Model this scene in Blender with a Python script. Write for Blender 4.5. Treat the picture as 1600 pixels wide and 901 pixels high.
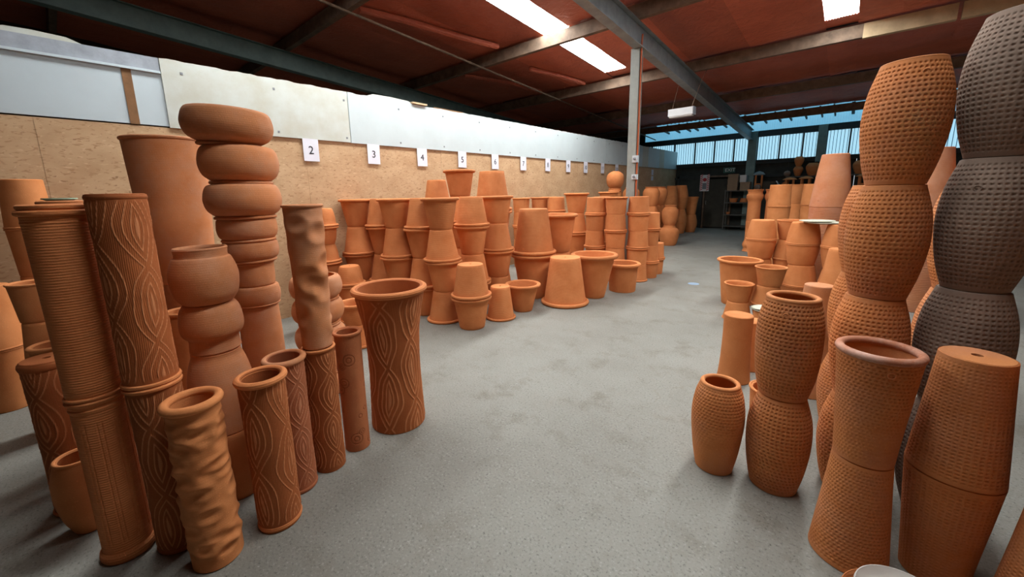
import bpy, math, random
import numpy as np
from mathutils import Matrix, Vector

scene = bpy.context.scene
for o in list(bpy.data.objects):
    bpy.data.objects.remove(o)
col = scene.collection
PI = math.pi
rnd = random.Random(7)

# ------------------------------------------------------------------ camera
EYE = 1.63
def _rot(i, t):
    c, s = math.cos(t), math.sin(t)
    M = np.eye(3); j, k = (i + 1) % 3, (i + 2) % 3
    M[j, j] = c; M[k, k] = c; M[j, k] = -s; M[k, j] = s
    return M
CB = _rot(2, -.0235) @ _rot(0, .1838) @ _rot(1, .7318) @ np.array([[1, 0, 0], [0, 0, -1], [0, 1, 0]])
cam_data = bpy.data.cameras.new('camera')
cam = bpy.data.objects.new('camera', cam_data)
col.objects.link(cam)
rgt, dwn, fwd = CB
cam.matrix_world = Matrix(((rgt[0], -dwn[0], -fwd[0], 0), (rgt[1], -dwn[1], -fwd[1], 0),
                           (rgt[2], -dwn[2], -fwd[2], EYE), (0, 0, 0, 1)))
cam_data.sensor_width = 36
cam_data.lens = 612 / 1600 * 36
cam_data.shift_x = 23 / 1600
cam_data.shift_y = -36.5 / 1600
cam_data.clip_start = .05
scene.camera = cam

# ------------------------------------------------------------------ world, light, exposure
world = bpy.data.worlds.new('world'); scene.world = world
world.use_nodes = True
bg = world.node_tree.nodes['Background']
bg.inputs[0].default_value = (.86, .93, 1, 1)
bg.inputs[1].default_value = 1.0
SKYLIGHT = 24.0
WINDOW = 1.0
scene.view_settings.view_transform = 'Standard'
scene.view_settings.look = 'None'
scene.view_settings.gamma = 1
scene.view_settings.use_curve_mapping = False
scene.view_settings.exposure = 0.12

# ------------------------------------------------------------------ materials
def srgb(r, g, b):
    f = lambda c: (c / 255 / 12.92) if c <= 10 else ((c / 255 + .055) / 1.055) ** 2.4
    return (f(r), f(g), f(b), 1)

def new_mat(name):
    m = bpy.data.materials.new(name); m.use_nodes = True
    nt = m.node_tree
    return m, nt, nt.nodes['Principled BSDF']

def N(nt, t, **kw):
    n = nt.nodes.new(t)
    for k, v in kw.items():
        if k.startswith('i_'):
            key = k[2:]
            n.inputs[int(key) if key.isdigit() else key].default_value = v
        else:
            setattr(n, k, v)
    return n

def mixc(nt, fac, a, b, blend='MIX'):
    n = nt.nodes.new('ShaderNodeMix'); n.data_type = 'RGBA'; n.blend_type = blend
    for sock, v in ((n.inputs[0], fac), (n.inputs[6], a), (n.inputs[7], b)):
        if hasattr(v, 'is_linked') or hasattr(v, 'links'):
            nt.links.new(v, sock)
        else:
            sock.default_value = v
    return n.outputs[2]

def ramp(nt, src, lo, hi):
    n = nt.nodes.new('ShaderNodeMapRange'); n.clamp = True
    nt.links.new(src, n.inputs[0])
    n.inputs[1].default_value = lo; n.inputs[2].default_value = hi
    return n.outputs[0]

def clay(name, c1, c2, ribs=.25, dust=None, dust_amt=.4, carve=None):
    """fired clay: mottled colour, slight difference from pot to pot, fine grain and throwing lines"""
    m, nt, b = new_mat(name)
    L = nt.links.new
    tc = N(nt, 'ShaderNodeTexCoord')
    n1 = N(nt, 'ShaderNodeTexNoise', i_Scale=5.0, i_Detail=5.0, i_Roughness=.6)
    L(tc.outputs['Object'], n1.inputs['Vector'])
    c = mixc(nt, ramp(nt, n1.outputs[0], .3, .72), c1, c2)
    oi = N(nt, 'ShaderNodeObjectInfo')
    hs = N(nt, 'ShaderNodeHueSaturation')
    mr = N(nt, 'ShaderNodeMapRange'); L(oi.outputs['Random'], mr.inputs[0])
    mr.inputs[3].default_value = .86; mr.inputs[4].default_value = 1.1
    L(mr.outputs[0], hs.inputs['Value']); L(c, hs.inputs['Color'])
    c = hs.outputs[0]
    n2 = N(nt, 'ShaderNodeTexNoise', i_Scale=160.0, i_Detail=3.0)
    L(tc.outputs['Object'], n2.inputs['Vector'])
    c = mixc(nt, ramp(nt, n2.outputs[0], .62, .8), c, tuple(x * 1.35 for x in c1[:3]) + (1,))
    if dust:
        n3 = N(nt, 'ShaderNodeTexNoise', i_Scale=3.2, i_Detail=6.0, i_Roughness=.7)
        L(tc.outputs['Object'], n3.inputs['Vector'])
        mm = N(nt, 'ShaderNodeMath', operation='MULTIPLY'); L(ramp(nt, n3.outputs[0], .42, .66), mm.inputs[0])
        mm.inputs[1].default_value = dust_amt
        c = mixc(nt, mm.outputs[0], c, dust)
    if carve:
        at = N(nt, 'ShaderNodeAttribute', attribute_name='carve')
        c = mixc(nt, at.outputs['Fac'], c, carve)
    L(c, b.inputs['Base Color'])
    b.inputs['Roughness'].default_value = .82
    b.inputs['Specular IOR Level'].default_value = .25
    wv = N(nt, 'ShaderNodeTexWave', bands_direction='Z', i_Scale=28.0, i_Distortion=1.2)
    wv.inputs['Detail'].default_value = 2; wv.inputs['Detail Scale'].default_value = 2
    L(tc.outputs['Object'], wv.inputs['Vector'])
    b1 = N(nt, 'ShaderNodeBump', i_Strength=ribs, i_Distance=.004)
    L(wv.outputs['Fac'], b1.inputs['Height'])
    b2 = N(nt, 'ShaderNodeBump', i_Strength=.35, i_Distance=.0015)
    L(n2.outputs[0], b2.inputs['Height']); L(b1.outputs[0], b2.inputs['Normal'])
    L(b2.outputs[0], b.inputs['Normal'])
    return m

def plain(name, c, rough=.6, noise=.12, scale=8.0, metal=0.0, c2=None, bump=.0):
    m, nt, b = new_mat(name); L = nt.links.new
    tc = N(nt, 'ShaderNodeTexCoord')
    n1 = N(nt, 'ShaderNodeTexNoise', i_Scale=scale, i_Detail=6.0, i_Roughness=.65)
    L(tc.outputs['Object'], n1.inputs['Vector'])
    d = c2 or tuple(x * (1 - noise * 2.2) for x in c[:3]) + (1,)
    L(mixc(nt, ramp(nt, n1.outputs[0], .35, .7), c, d), b.inputs['Base Color'])
    b.inputs['Roughness'].default_value = rough; b.inputs['Metallic'].default_value = metal
    if bump:
        bp = N(nt, 'ShaderNodeBump', i_Strength=bump, i_Distance=.01); L(n1.outputs[0], bp.inputs['Height'])
        L(bp.outputs[0], b.inputs['Normal'])
    return m

def glow(name, c, strength, c2=None, scale=3.0):
    m, nt, b = new_mat(name); L = nt.links.new
    b.inputs['Base Color'].default_value = (.5, .5, .5, 1)
    b.inputs['Roughness'].default_value = .5
    b.inputs['Emission Strength'].default_value = strength
    if c2:
        tc = N(nt, 'ShaderNodeTexCoord')
        n1 = N(nt, 'ShaderNodeTexNoise', i_Scale=scale, i_Detail=4.0)
        L(tc.outputs['Object'], n1.inputs['Vector'])
        cc = mixc(nt, ramp(nt, n1.outputs[0], .3, .7), c, c2)
        L(cc, b.inputs['Emission Color'])
    else:
        b.inputs['Emission Color'].default_value = c
    return m

MT = {}
MT['clay'] = clay('terracotta', srgb(216, 140, 86), srgb(200, 120, 68), ribs=.4)
MT['clay_smooth'] = clay('terracotta_smooth', srgb(212, 140, 86), srgb(196, 121, 68), ribs=.06)
MT['clay_dusty'] = clay('terracotta_dusty', srgb(212, 142, 94), srgb(196, 124, 74), ribs=.07, dust=srgb(208, 162, 132), dust_amt=.55)
MT['clay_pale'] = clay('terracotta_pale', srgb(210, 144, 102), srgb(196, 126, 86), ribs=.15, dust=srgb(212, 168, 145), dust_amt=.35)
MT['clay_tex'] = clay('terracotta_textured', srgb(210, 138, 82), srgb(192, 118, 66), ribs=.0, dust=srgb(196, 142, 112), dust_amt=.45)
MT['clay_grey'] = clay('grey_brown_clay', srgb(140, 121, 106), srgb(118, 102, 90), ribs=.0, dust=srgb(156, 138, 122), dust_amt=.4)
MT['clay_wood'] = clay('stained_wood_clay', srgb(176, 102, 56), srgb(154, 84, 42), ribs=.0, carve=srgb(214, 144, 96))
MT['clay_wood_pale'] = clay('pale_wood_clay', srgb(176, 106, 70), srgb(160, 92, 58), ribs=.0, carve=srgb(206, 142, 104))
MT['clay_stamp'] = clay('ring_stamped_clay', srgb(196, 124, 80), srgb(178, 104, 64), ribs=.0, carve=srgb(128, 66, 36))
MT['clay_frost'] = clay('frosted_rim_clay', srgb(200, 140, 110), srgb(170, 104, 72), ribs=0, dust=srgb(222, 196, 182), dust_amt=.85)
MT['pale_glaze'] = plain('pale_green_plate', srgb(206, 208, 186), .5, .06)
MT['green_glaze'] = plain('green_plate', srgb(160, 190, 160), .5, .06)
MT['white_glaze'] = plain('white_plate', srgb(222, 220, 212), .45, .05)
MT['rib_plastic'] = plain('blue_rib_plastic', srgb(120, 170, 200), .5, .05)
MT['green_steel'] = plain('green_painted_steel', srgb(128, 152, 146), .55, .12, 5)
MT['grey_steel'] = plain('grey_painted_steel', srgb(150, 154, 146), .5, .1, 6)
MT['blue_steel'] = plain('blue_grey_steel', srgb(140, 150, 152), .5, .15, 5)
MT['timber'] = plain('grey_timber', srgb(126, 104, 84), .8, .25, 6)
MT['timber_pale'] = plain('pale_timber', srgb(206, 180, 140), .8, .15, 4)
MT['batten'] = plain('brown_batten', srgb(140, 100, 62), .8, .15, 9)
MT['white_board'] = plain('white_board', srgb(198, 210, 210), .55, .04, 2)
MT['white_board2'] = plain('white_board_stained', srgb(200, 206, 198), .6, .08, 3, c2=srgb(188, 188, 172))
MT['white_sheet'] = plain('white_sheet', srgb(198, 212, 216), .5, .03, 2)
MT['cream_board'] = plain('cream_board', srgb(206, 200, 180), .6, .05)
MT['flashing'] = plain('galvanised_flashing', srgb(168, 176, 184), .45, .14, 7)
MT['paper'] = plain('paper', srgb(228, 230, 238), .8, .02)
MT['ink'] = plain('ink', srgb(26, 26, 34), .8, .0)
MT['dark_wall'] = plain('dark_green_cladding', srgb(56, 60, 54), .8, .2, 4)
MT['dark_door'] = plain('dark_brown_door', srgb(66, 62, 50), .75, .2, 3)
MT['dark_frame'] = plain('dark_window_frame', srgb(52, 56, 54), .7, .15)
MT['outer'] = plain('outer_wall', srgb(70, 62, 54), .9, .15)
MT['copper'] = plain('orange_conduit', srgb(206, 104, 60), .5, .05)
MT['switch'] = plain('switch_plastic', srgb(200, 206, 208), .4, .02)
MT['lamp_white'] = plain('white_enamel', srgb(232, 236, 236), .4, .03)
MT['card'] = plain('cardboard', srgb(160, 138, 112), .85, .08)
MT['shelf_metal'] = plain('shelf_metal', srgb(92, 92, 86), .6, .15)
MT['exit_green'] = plain('exit_green', srgb(40, 96, 82), .4, .03)
MT['white_paint'] = plain('white_paint', srgb(228, 228, 226), .5, .02)
MT['red_paint'] = plain('red_paint', srgb(188, 40, 52), .5, .03)
MT['grey_paint'] = plain('grey_paint', srgb(128, 132, 136), .6, .05)
MT['concrete_cowl'] = plain('grey_cement', srgb(150, 148, 142), .8, .1)
MT['blue_lid'] = plain('blue_plastic', srgb(150, 176, 200), .5, .05)
MT['skylight'] = glow('daylit_skylight', (.95, .98, 1, 1), SKYLIGHT)
MT['window'] = glow('daylit_corrugated_pane', srgb(172, 224, 246), WINDOW * .85)
MT['eave'] = glow('daylit_eave_sheet', srgb(110, 180, 214), WINDOW * .7)

def floor_mat():
    m, nt, b = new_mat('concrete_floor'); L = nt.links.new
    tc = N(nt, 'ShaderNodeTexCoord')
    big = N(nt, 'ShaderNodeTexNoise', i_Scale=.55, i_Detail=7.0, i_Roughness=.62); L(tc.outputs['Object'], big.inputs['Vector'])
    mid = N(nt, 'ShaderNodeTexNoise', i_Scale=3.2, i_Detail=8.0, i_Roughness=.7); L(tc.outputs['Object'], mid.inputs['Vector'])
    fine = N(nt, 'ShaderNodeTexNoise', i_Scale=75.0, i_Detail=4.0, i_Roughness=.7); L(tc.outputs['Object'], fine.inputs['Vector'])
    c = mixc(nt, ramp(nt, big.outputs[0], .35, .68), srgb(142, 142, 133), srgb(120, 118, 108))
    c = mixc(nt, ramp(nt, mid.outputs[0], .52, .75), c, srgb(112, 107, 94))
    c = mixc(nt, ramp(nt, fine.outputs[0], .56, .70), c, srgb(72, 70, 65))
    c = mixc(nt, ramp(nt, fine.outputs[0], .42, .30), c, srgb(162, 162, 154))
    vo = N(nt, 'ShaderNodeTexVoronoi', i_Scale=46.0); L(tc.outputs['Object'], vo.inputs['Vector'])
    vr = N(nt, 'ShaderNodeMath', operation='LESS_THAN'); L(vo.outputs['Distance'], vr.inputs[0]); vr.inputs[1].default_value = .13
    sel = N(nt, 'ShaderNodeMath', operation='MULTIPLY'); L(vr.outputs[0], sel.inputs[0]); L(ramp(nt, mid.outputs[0], .5, .62), sel.inputs[1])
    c = mixc(nt, sel.outputs[0], c, srgb(88, 84, 76))
    # hairline cracks
    wn = N(nt, 'ShaderNodeTexNoise', i_Scale=1.1, i_Detail=4.0); L(tc.outputs['Object'], wn.inputs['Vector'])
    wa = N(nt, 'ShaderNodeVectorMath', operation='SCALE'); L(wn.outputs['Color'], wa.inputs[0]); wa.inputs['Scale'].default_value = .9
    ad = N(nt, 'ShaderNodeVectorMath', operation='ADD'); L(tc.outputs['Object'], ad.inputs[0]); L(wa.outputs[0], ad.inputs[1])
    cr = N(nt, 'ShaderNodeTexVoronoi', feature='DISTANCE_TO_EDGE', i_Scale=.42); L(ad.outputs[0], cr.inputs['Vector'])
    lt = N(nt, 'ShaderNodeMath', operation='LESS_THAN'); L(cr.outputs['Distance'], lt.inputs[0]); lt.inputs[1].default_value = .0012
    mu = N(nt, 'ShaderNodeMath', operation='MULTIPLY'); L(lt.outputs[0], mu.inputs[0]); mu.inputs[1].default_value = .3
    c = mixc(nt, mu.outputs[0], c, srgb(120, 112, 98))
    L(c, b.inputs['Base Color']); b.inputs['Roughness'].default_value = .7
    bp = N(nt, 'ShaderNodeBump', i_Strength=.5, i_Distance=.004); L(fine.outputs[0], bp.inputs['Height']); L(bp.outputs[0], b.inputs['Normal'])
    return m
MT['floor'] = floor_mat()

def osb_mat():
    m, nt, b = new_mat('chipboard'); L = nt.links.new
    tc = N(nt, 'ShaderNodeTexCoord')
    mp = N(nt, 'ShaderNodeMapping'); mp.inputs['Scale'].default_value = (1, 1, 1.6); L(tc.outputs['Object'], mp.inputs['Vector'])
    a = N(nt, 'ShaderNodeTexNoise', i_Scale=3.0, i_Detail=6.0); L(mp.outputs[0], a.inputs['Vector'])
    c = mixc(nt, ramp(nt, a.outputs[0], .3, .7), srgb(206, 172, 132), srgb(188, 152, 112))
    for rot, lo, cc in ((.5, .58, srgb(176, 138, 98)), (2.1, .62, srgb(212, 180, 140)), (1.3, .66, srgb(150, 112, 76))):
        m2 = N(nt, 'ShaderNodeMapping'); m2.inputs['Rotation'].default_value = (rot, 0, 0); m2.inputs['Scale'].default_value = (1, 1, 2.6)
        L(tc.outputs['Object'], m2.inputs['Vector'])
        v2 = N(nt, 'ShaderNodeTexNoise', i_Scale=17.0, i_Detail=2.0, i_Distortion=.6); L(m2.outputs[0], v2.inputs['Vector'])
        c = mixc(nt, ramp(nt, v2.outputs[0], lo, lo + .08), c, cc)
    L(c, b.inputs['Base Color']); b.inputs['Roughness'].default_value = .8
    return m
MT['osb'] = osb_mat()

def foil_mat():
    m, nt, b = new_mat('red_foil_paper'); L = nt.links.new
    tc = N(nt, 'ShaderNodeTexCoord')
    a = N(nt, 'ShaderNodeTexNoise', i_Scale=1.3, i_Detail=7.0, i_Roughness=.65); L(tc.outputs['Object'], a.inputs['Vector'])
    oi = N(nt, 'ShaderNodeObjectInfo')
    c = mixc(nt, ramp(nt, a.outputs[0], .3, .72), srgb(204, 112, 82), srgb(172, 88, 62))
    hs = N(nt, 'ShaderNodeHueSaturation'); mr = N(nt, 'ShaderNodeMapRange'); L(oi.outputs['Random'], mr.inputs[0])
    mr.inputs[3].default_value = .75; mr.inputs[4].default_value = 1.12; L(mr.outputs[0], hs.inputs['Value']); L(c, hs.inputs['Color'])
    L(hs.outputs[0], b.inputs['Base Color']); b.inputs['Roughness'].default_value = .6
    f = N(nt, 'ShaderNodeTexNoise', i_Scale=9.0, i_Detail=6.0, i_Distortion=.8); L(tc.outputs['Object'], f.inputs['Vector'])
    bp = N(nt, 'ShaderNodeBump', i_Strength=.9, i_Distance=.03); L(f.outputs[0], bp.inputs['Height']); L(bp.outputs[0], b.inputs['Normal'])
    return m
MT['foil'] = foil_mat()

# ------------------------------------------------------------------ mesh helpers
def mesh_np(name, V, F, mat=None, smooth=True, angle=35, attr=None):
    me = bpy.data.meshes.new(name)
    V = np.asarray(V, np.float32)
    if isinstance(F, np.ndarray):
        n, k = F.shape
        me.vertices.add(len(V)); me.vertices.foreach_set('co', V.ravel())
        me.loops.add(n * k); me.loops.foreach_set('vertex_index', F.astype(np.int32).ravel())
        me.polygons.add(n); me.polygons.foreach_set('loop_start', np.arange(0, n * k, k, dtype=np.int32))
        me.update(calc_edges=True)
    else:
        me.from_pydata(V.tolist(), [], F)
    me.validate()
    if smooth:
        me.shade_smooth()
        if angle: me.set_sharp_from_angle(angle=math.radians(angle))
    if attr is not None:
        a = me.attributes.new('carve', 'FLOAT', 'POINT'); a.data.foreach_set('value', np.asarray(attr, np.float32))
    if mat: me.materials.append(MT[mat] if isinstance(mat, str) else mat)
    return me

class MB:
    """collects boxes / tubes / lathes into one mesh"""
    def __init__(s): s.v = []; s.f = []
    def add(s, V, F):
        o = len(s.v); s.v += [tuple(p) for p in V]; s.f += [tuple(i + o for i in f) for f in F]; return s
    def box(s, x0, x1, y0, y1, z0, z1, slope=0.0):
        V = [(x, y, z + slope * y) for z in (z0, z1) for y in (y0, y1) for x in (x0, x1)]
        return s.add(V, [(0, 2, 3, 1), (4, 5, 7, 6), (0, 1, 5, 4), (2, 6, 7, 3), (0, 4, 6, 2), (1, 3, 7, 5)])
    def tube(s, pts, r, n=8):
        pts = [Vector(p) for p in pts]; V = []; F = []
        for i, p in enumerate(pts):
            d = (pts[min(i + 1, len(pts) - 1)] - pts[max(i - 1, 0)]).normalized()
            a = d.orthogonal().normalized() if abs(d.z) < .9 else Vector((1, 0, 0)); a = (a - d * a.dot(d)).normalized(); b = d.cross(a)
            for k in range(n):
                t = 2 * PI * k / n; V.append(p + (a * math.cos(t) + b * math.sin(t)) * r)
        for i in range(len(pts) - 1):
            for k in range(n):
                F.append((i * n + k, i * n + (k + 1) % n, (i + 1) * n + (k + 1) % n, (i + 1) * n + k))
        F.append(tuple(range(n))[::-1]); F.append(tuple((len(pts) - 1) * n + k for k in range(n)))
        return s.add(V, F)
    def lathe(s, prof, n=32, c=(0, 0, 0), closed=False):
        V, F = lathe_vf(prof, n, closed)
        return s.add([(x + c[0], y + c[1], z + c[2]) for x, y, z in V], F.tolist())
    def mesh(s, name, mat, smooth=False, angle=35): return mesh_np(name, s.v, s.f, mat, smooth, angle)

def lathe_vf(prof, n=40, closed=False):
    prof = np.asarray(prof, float); m = len(prof)
    t = np.arange(n) * 2 * PI / n
    V = np.stack([prof[:, 0, None] * np.cos(t), prof[:, 0, None] * np.sin(t), np.repeat(prof[:, 1, None], n, 1)], -1).reshape(-1, 3)
    i = np.arange(m if closed else m - 1)[:, None]; k = np.arange(n)[None]
    j = (i + 1) % m; k2 = (k + 1) % n
    F = np.stack([i * n + k, i * n + k2, j * n + k2, j * n + k], -1).reshape(-1, 4)
    return V, F

def obj(name, me, parent=None, loc=(0, 0, 0), rot=(0, 0, 0), mat=None):
    o = bpy.data.objects.new(name, me); col.objects.link(o)
    o.location = loc; o.rotation_euler = rot
    if parent is not None: o.parent = parent
    if mat:
        o.material_slots[0].link = 'OBJECT'; o.material_slots[0].material = MT[mat]
    return o

def empty(name, loc=(0, 0, 0), rot=(0, 0, 0), parent=None):
    o = bpy.data.objects.new(name, None); col.objects.link(o); o.location = loc; o.rotation_euler = rot
    o.empty_display_size = .05
    if parent is not None: o.parent = parent
    return o

LABELS = {}
def tag(o, label, cat, group=None):
    o['label'] = label; o['category'] = cat
    if group: o['group'] = group
    return o
def struct(o): o['kind'] = 'structure'; return o

def text_mesh(txt, size, mat, depth=.001):
    cu = bpy.data.curves.new('t', 'FONT'); cu.body = txt; cu.size = size; cu.align_x = 'CENTER'; cu.align_y = 'CENTER'; cu.extrude = depth
    o = bpy.data.objects.new('t', cu); col.objects.link(o)
    dg = bpy.context.evaluated_depsgraph_get()
    me = bpy.data.meshes.new_from_object(o.evaluated_get(dg)); bpy.data.objects.remove(o)
    me.materials.clear(); me.materials.append(MT[mat])
    return me

# ------------------------------------------------------------------ the shed: floor, roof, walls
SL = -.068
YB = 17.65
def roof_z(y): return 3.9 + SL * (y - YB)
XW = -5.62           # face of the chipboard partition

fl = struct(obj('floor', MB().box(-12.6, 8.0, -6.0, 18.0, -.15, 0).mesh('floor', 'floor')))

ceil = struct(empty('ceiling', (0, 0, 0)))
PUR = [-5.7, -2.6, .5, 3.7, 6.9, 10.0, 13.05, 16.1]
SKYX = [(-4.87, -4.28), (-.68, -.22)]
colsX = [-12.6, -11.3, -10.0, -8.6, -7.3, -6.0, -4.87, -4.28, -3.0, -1.85, -.68, -.22, 1.1, 2.3, 3.45, 4.0, 5.3, 6.6, 8.0]
npr = np.random.RandomState(3)
def crinkle(X, Y, seed):
    r = np.random.RandomState(seed); z = 0
    for k in range(10):
        a = r.uniform(0, PI); fq = r.uniform(2, 13); z = z + np.abs(np.sin(fq * (X * np.cos(a) + Y * np.sin(a)) + r.uniform(0, 6))) / fq
    return z / 10
for bi in range(len(PUR)):
    y0 = PUR[bi]; y1 = PUR[bi + 1] if bi + 1 < len(PUR) else YB + .25
    for ci in range(len(colsX) - 1):
        x0, x1 = colsX[ci], colsX[ci + 1]
        sky = (x0, x1) in SKYX
        eave = bi == len(PUR) - 1
        if eave and x0 < -7: continue
        if sky and .4 <= y0 < 9.9:
            V, F = [], []
            nx = 12
            me = MB()
            V = []; F = []
            for j, y in enumerate((y0, y1 - (.4 if y1 > 9 else 0))):
                for i in range(nx * 2 + 1):
                    x = x0 + (x1 - x0) * i / (nx * 2); V.append((x, y, roof_z(y) + .03 + (.02 if i % 2 else 0)))
            n = nx * 2 + 1
            F = [(i, i + n, i + 1 + n, i + 1) for i in range(n - 1)]
            obj('skylight_panel' + ('_offscreen' if y0 < (3 if x0 < -3 else 6) else ''), me.add(V, F).mesh('skylight_panel', 'skylight'), ceil)
            if y1 > 9: obj('insulation_sheet', MB().box(x0, x1, y1 - .4, y1, .04, .05, SL).mesh('s', 'foil'), ceil, (0, 0, 3.9 - SL * YB))
            continue
        if eave:
            n = max(4, int((x1 - x0) / .07)); V = []; F = []
            for y in (y0 + .1, y1):
                for i in range(n + 1):
                    V.append((x0 + (x1 - x0) * i / n, y, roof_z(y) + .03 + (.03 if i % 2 else 0)))
            F = [(i, i + n + 1, i + 2 + n, i + 1) for i in range(n)]
            obj('eave_sheet', MB().add(V, F).mesh('eave_sheet', 'eave'), ceil)
            for x in np.arange(x0, x1, .42):
                obj('eave_rib', MB().box(x - .02, x + .02, y0 + .1, y1, -.045, .02, SL).mesh('r', 'dark_frame'), ceil, (0, 0, 3.9 - SL * YB))
            continue
        nx, ny = 24, 48
        gx, gy = np.meshgrid(np.linspace(x0 - .01, x1 + .01, nx), np.linspace(y0, y1, ny))
        t = (gy - y0) / (y1 - y0); u = (gx - x0) / (x1 - x0)
        sag = -.045 * np.sin(PI * t) * (.4 + .6 * np.sin(PI * np.clip(u, 0, 1)))
        z = 3.9 + SL * (gy - YB) + sag + .17 * crinkle(gx, gy, bi * 31 + ci) - .01 + npr.uniform(-.008, .008) + .012 * u
        Vv = np.stack([gx, gy, z], -1).reshape(-1, 3)
        i, j = np.meshgrid(np.arange(nx - 1), np.arange(ny - 1)); i = i.ravel(); j = j.ravel()
        Ff = np.stack([j * nx + i, (j + 1) * nx + i, (j + 1) * nx + i + 1, j * nx + i + 1], -1)
        obj('insulation_sheet', mesh_np('insulation_sheet', Vv, Ff, 'foil', True, None), ceil)
obj('roof_skin', MB().box(-12.75, 8.15, -6, YB + .3, .16, .18, SL).mesh('roof_skin', 'outer'), ceil, (0, 0, 3.9 - SL * YB))
for y in PUR:
    z = roof_z(y)
    if abs(y - 10.0) < .1:
        obj('purlin', MB().box(-12.6, -.15, y - .05, y + .05, z - .25, z - .03).mesh('purlin', 'timber'), ceil)
        obj('purlin_board', MB().box(-.15, .95, y - .06, y + .05, z - .27, z - .03).mesh('purlin', 'timber_pale'), ceil)
        obj('purlin_board', MB().box(1.0, 8.0, y - .06, y + .05, z - .27, z - .03).mesh('purlin', 'timber_pale'), ceil)
    else:
        obj('purlin', MB().box(-12.6, 8.0, y - .05, y + .05, z - .25, z - .03).mesh('purlin', 'timber'), ceil)
XR = -3.0
for x, m in ((-9.1, 'green_steel'), (XR, 'blue_steel'), (3.1, 'blue_steel')):
    r = empty('rafter', (x, 0, 3.9 - SL * YB), parent=ceil)
    for nm, x0, x1, z0, z1 in (('web', -.008, .008, -.6, -.25), ('flange', -.08, .08, -.265, -.25), ('flange', -.08, .08, -.61, -.595)):
        obj(nm, MB().box(x0, x1, -6, YB - .1, z0, z1, SL).mesh(nm, m), r)
for pts in (((-6.6, 4.0), (-6.3, 4.8), (-6.0, 5.9), (-5.75, 6.6)), ((-6.0, 8.0), (-5.7, 8.8), (-5.5, 9.7)), ((-7.6, 7.4), (-7.0, 8.6), (-6.8, 9.6))):
    V_, F_ = [], []
    for i_, (x_, y_) in enumerate(pts):
        w_ = .012 + .018 * math.sin(PI * (i_ + .5) / len(pts))
        V_ += [(x_ - w_, y_, roof_z(y_) - .12), (x_ + w_, y_, roof_z(y_) - .10), (x_ + w_, y_, roof_z(y_) - .03), (x_ - w_, y_, roof_z(y_) - .03)]
    for i_ in range(len(pts) - 1):
        a_ = i_ * 4; F_ += [(a_ + k_, a_ + (k_ + 1) % 4, a_ + 4 + (k_ + 1) % 4, a_ + 4 + k_) for k_ in range(4)]
    obj('torn_seam', MB().add(V_, F_).mesh('torn_seam', 'foil'), ceil)
obj('conduit_run', MB().tube([(-6.45, y, roof_z(y) - .27) for y in (-3, 2, 6, 10, 14, 17.4)], .022, 8).mesh('c', 'timber', True), ceil)

# partition wall with chipboard, white boards, flashing
wl = struct(empty('wall_left', (XW, 0, 0)))
obj('core', MB().box(-.12, -.02, -6, YB, 0, 2.42).mesh('core', 'batten'), wl)
y = -6.0; k = 0
while y < YB - .05:
    y1 = min(y + 1.2, YB)
    obj('chipboard_panel', MB().box(-.02, .002 * (k % 2), y + .0005, y1 - .0005, 0, 2.40).mesh('p', 'osb'), wl)
    y = y1; k += 1
obj('rail', MB().box(-.06, -.02, -6, YB, 2.40, 3.06).mesh('rail', 'batten'), wl)
for ya, yb in ((-6, -3.0), (-2.97, -.9), (-.87, .66), (.735, .98)):
    obj('white_sheet', MB().box(-.02, .004, ya, yb, 2.415, 2.95).mesh('white_sheet', 'white_sheet'), wl)
obj('batten', MB().box(-.02, .012, .66, .735, 2.41, 2.95).mesh('batten', 'batten'), wl)
obj('flashing', MB().box(-.03, .014, -6, .97, 2.955, 3.10).mesh('flashing', 'flashing'), wl)
obj('flashing_lip', MB().box(-.03, .03, -6, .97, 2.945, 2.968).mesh('flashing', 'white_sheet'), wl)

def ragged_board(y0, y1, z0, z1, mat, seed, amp=.008, x0=-.02, x1=.024):
    r = random.Random(seed); n = max(4, int((y1 - y0) / .07)); V = []; F = []
    zt = z1
    for i in range(n + 1):
        yy = y0 + (y1 - y0) * i / n; zt = z1 + r.uniform(-amp, amp * .6)
        V += [(x0, yy, z0), (x1, yy, z0), (x1, yy, zt), (x0, yy, zt)]
    for i in range(n):
        a, b = i * 4, i * 4 + 4
        F += [(a, b, b + 1, a + 1), (a + 1, b + 1, b + 2, a + 2), (a + 2, b + 2, b + 3, a + 3), (a + 3, b + 3, b, a)]
    F += [(0, 1, 2, 3), (n * 4 + 3, n * 4 + 2, n * 4 + 1, n * 4)]
    return obj('white_board', MB().add(V, F).mesh('white_board', mat), wl)
ragged_board(.975, 3.065, 2.40, 3.105, 'white_board2', 1)
ragged_board(3.075, 11.15, 2.395, 3.10, 'white_board', 2)
ragged_board(11.16, 13.95, 2.395, 3.10, 'white_board', 3)
ragged_board(13.95, 14.5, 2.395, 3.095, 'cream_board', 4)
ragged_board(14.5, 15.6, 2.395, 3.09, 'white_board', 5)
ragged_board(15.6, 16.1, 2.395, 3.09, 'cream_board', 6)
ragged_board(16.1, YB, 2.395, 3.09, 'white_board', 7)
mb = MB()
for k in range(14):
    yy = 1.15 + k * .93
    for zz in (2.46, 2.98): mb.box(.02, .028, yy - .012, yy + .012, zz - .012, zz + .012)
s = obj('screw_heads', mb.mesh('screws', 'grey_paint'), wl); s['kind'] = 'stuff'
ragged = [(-.2, .42, 3.10, .05), (3.35, 4.25, 3.09, .06)]
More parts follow.
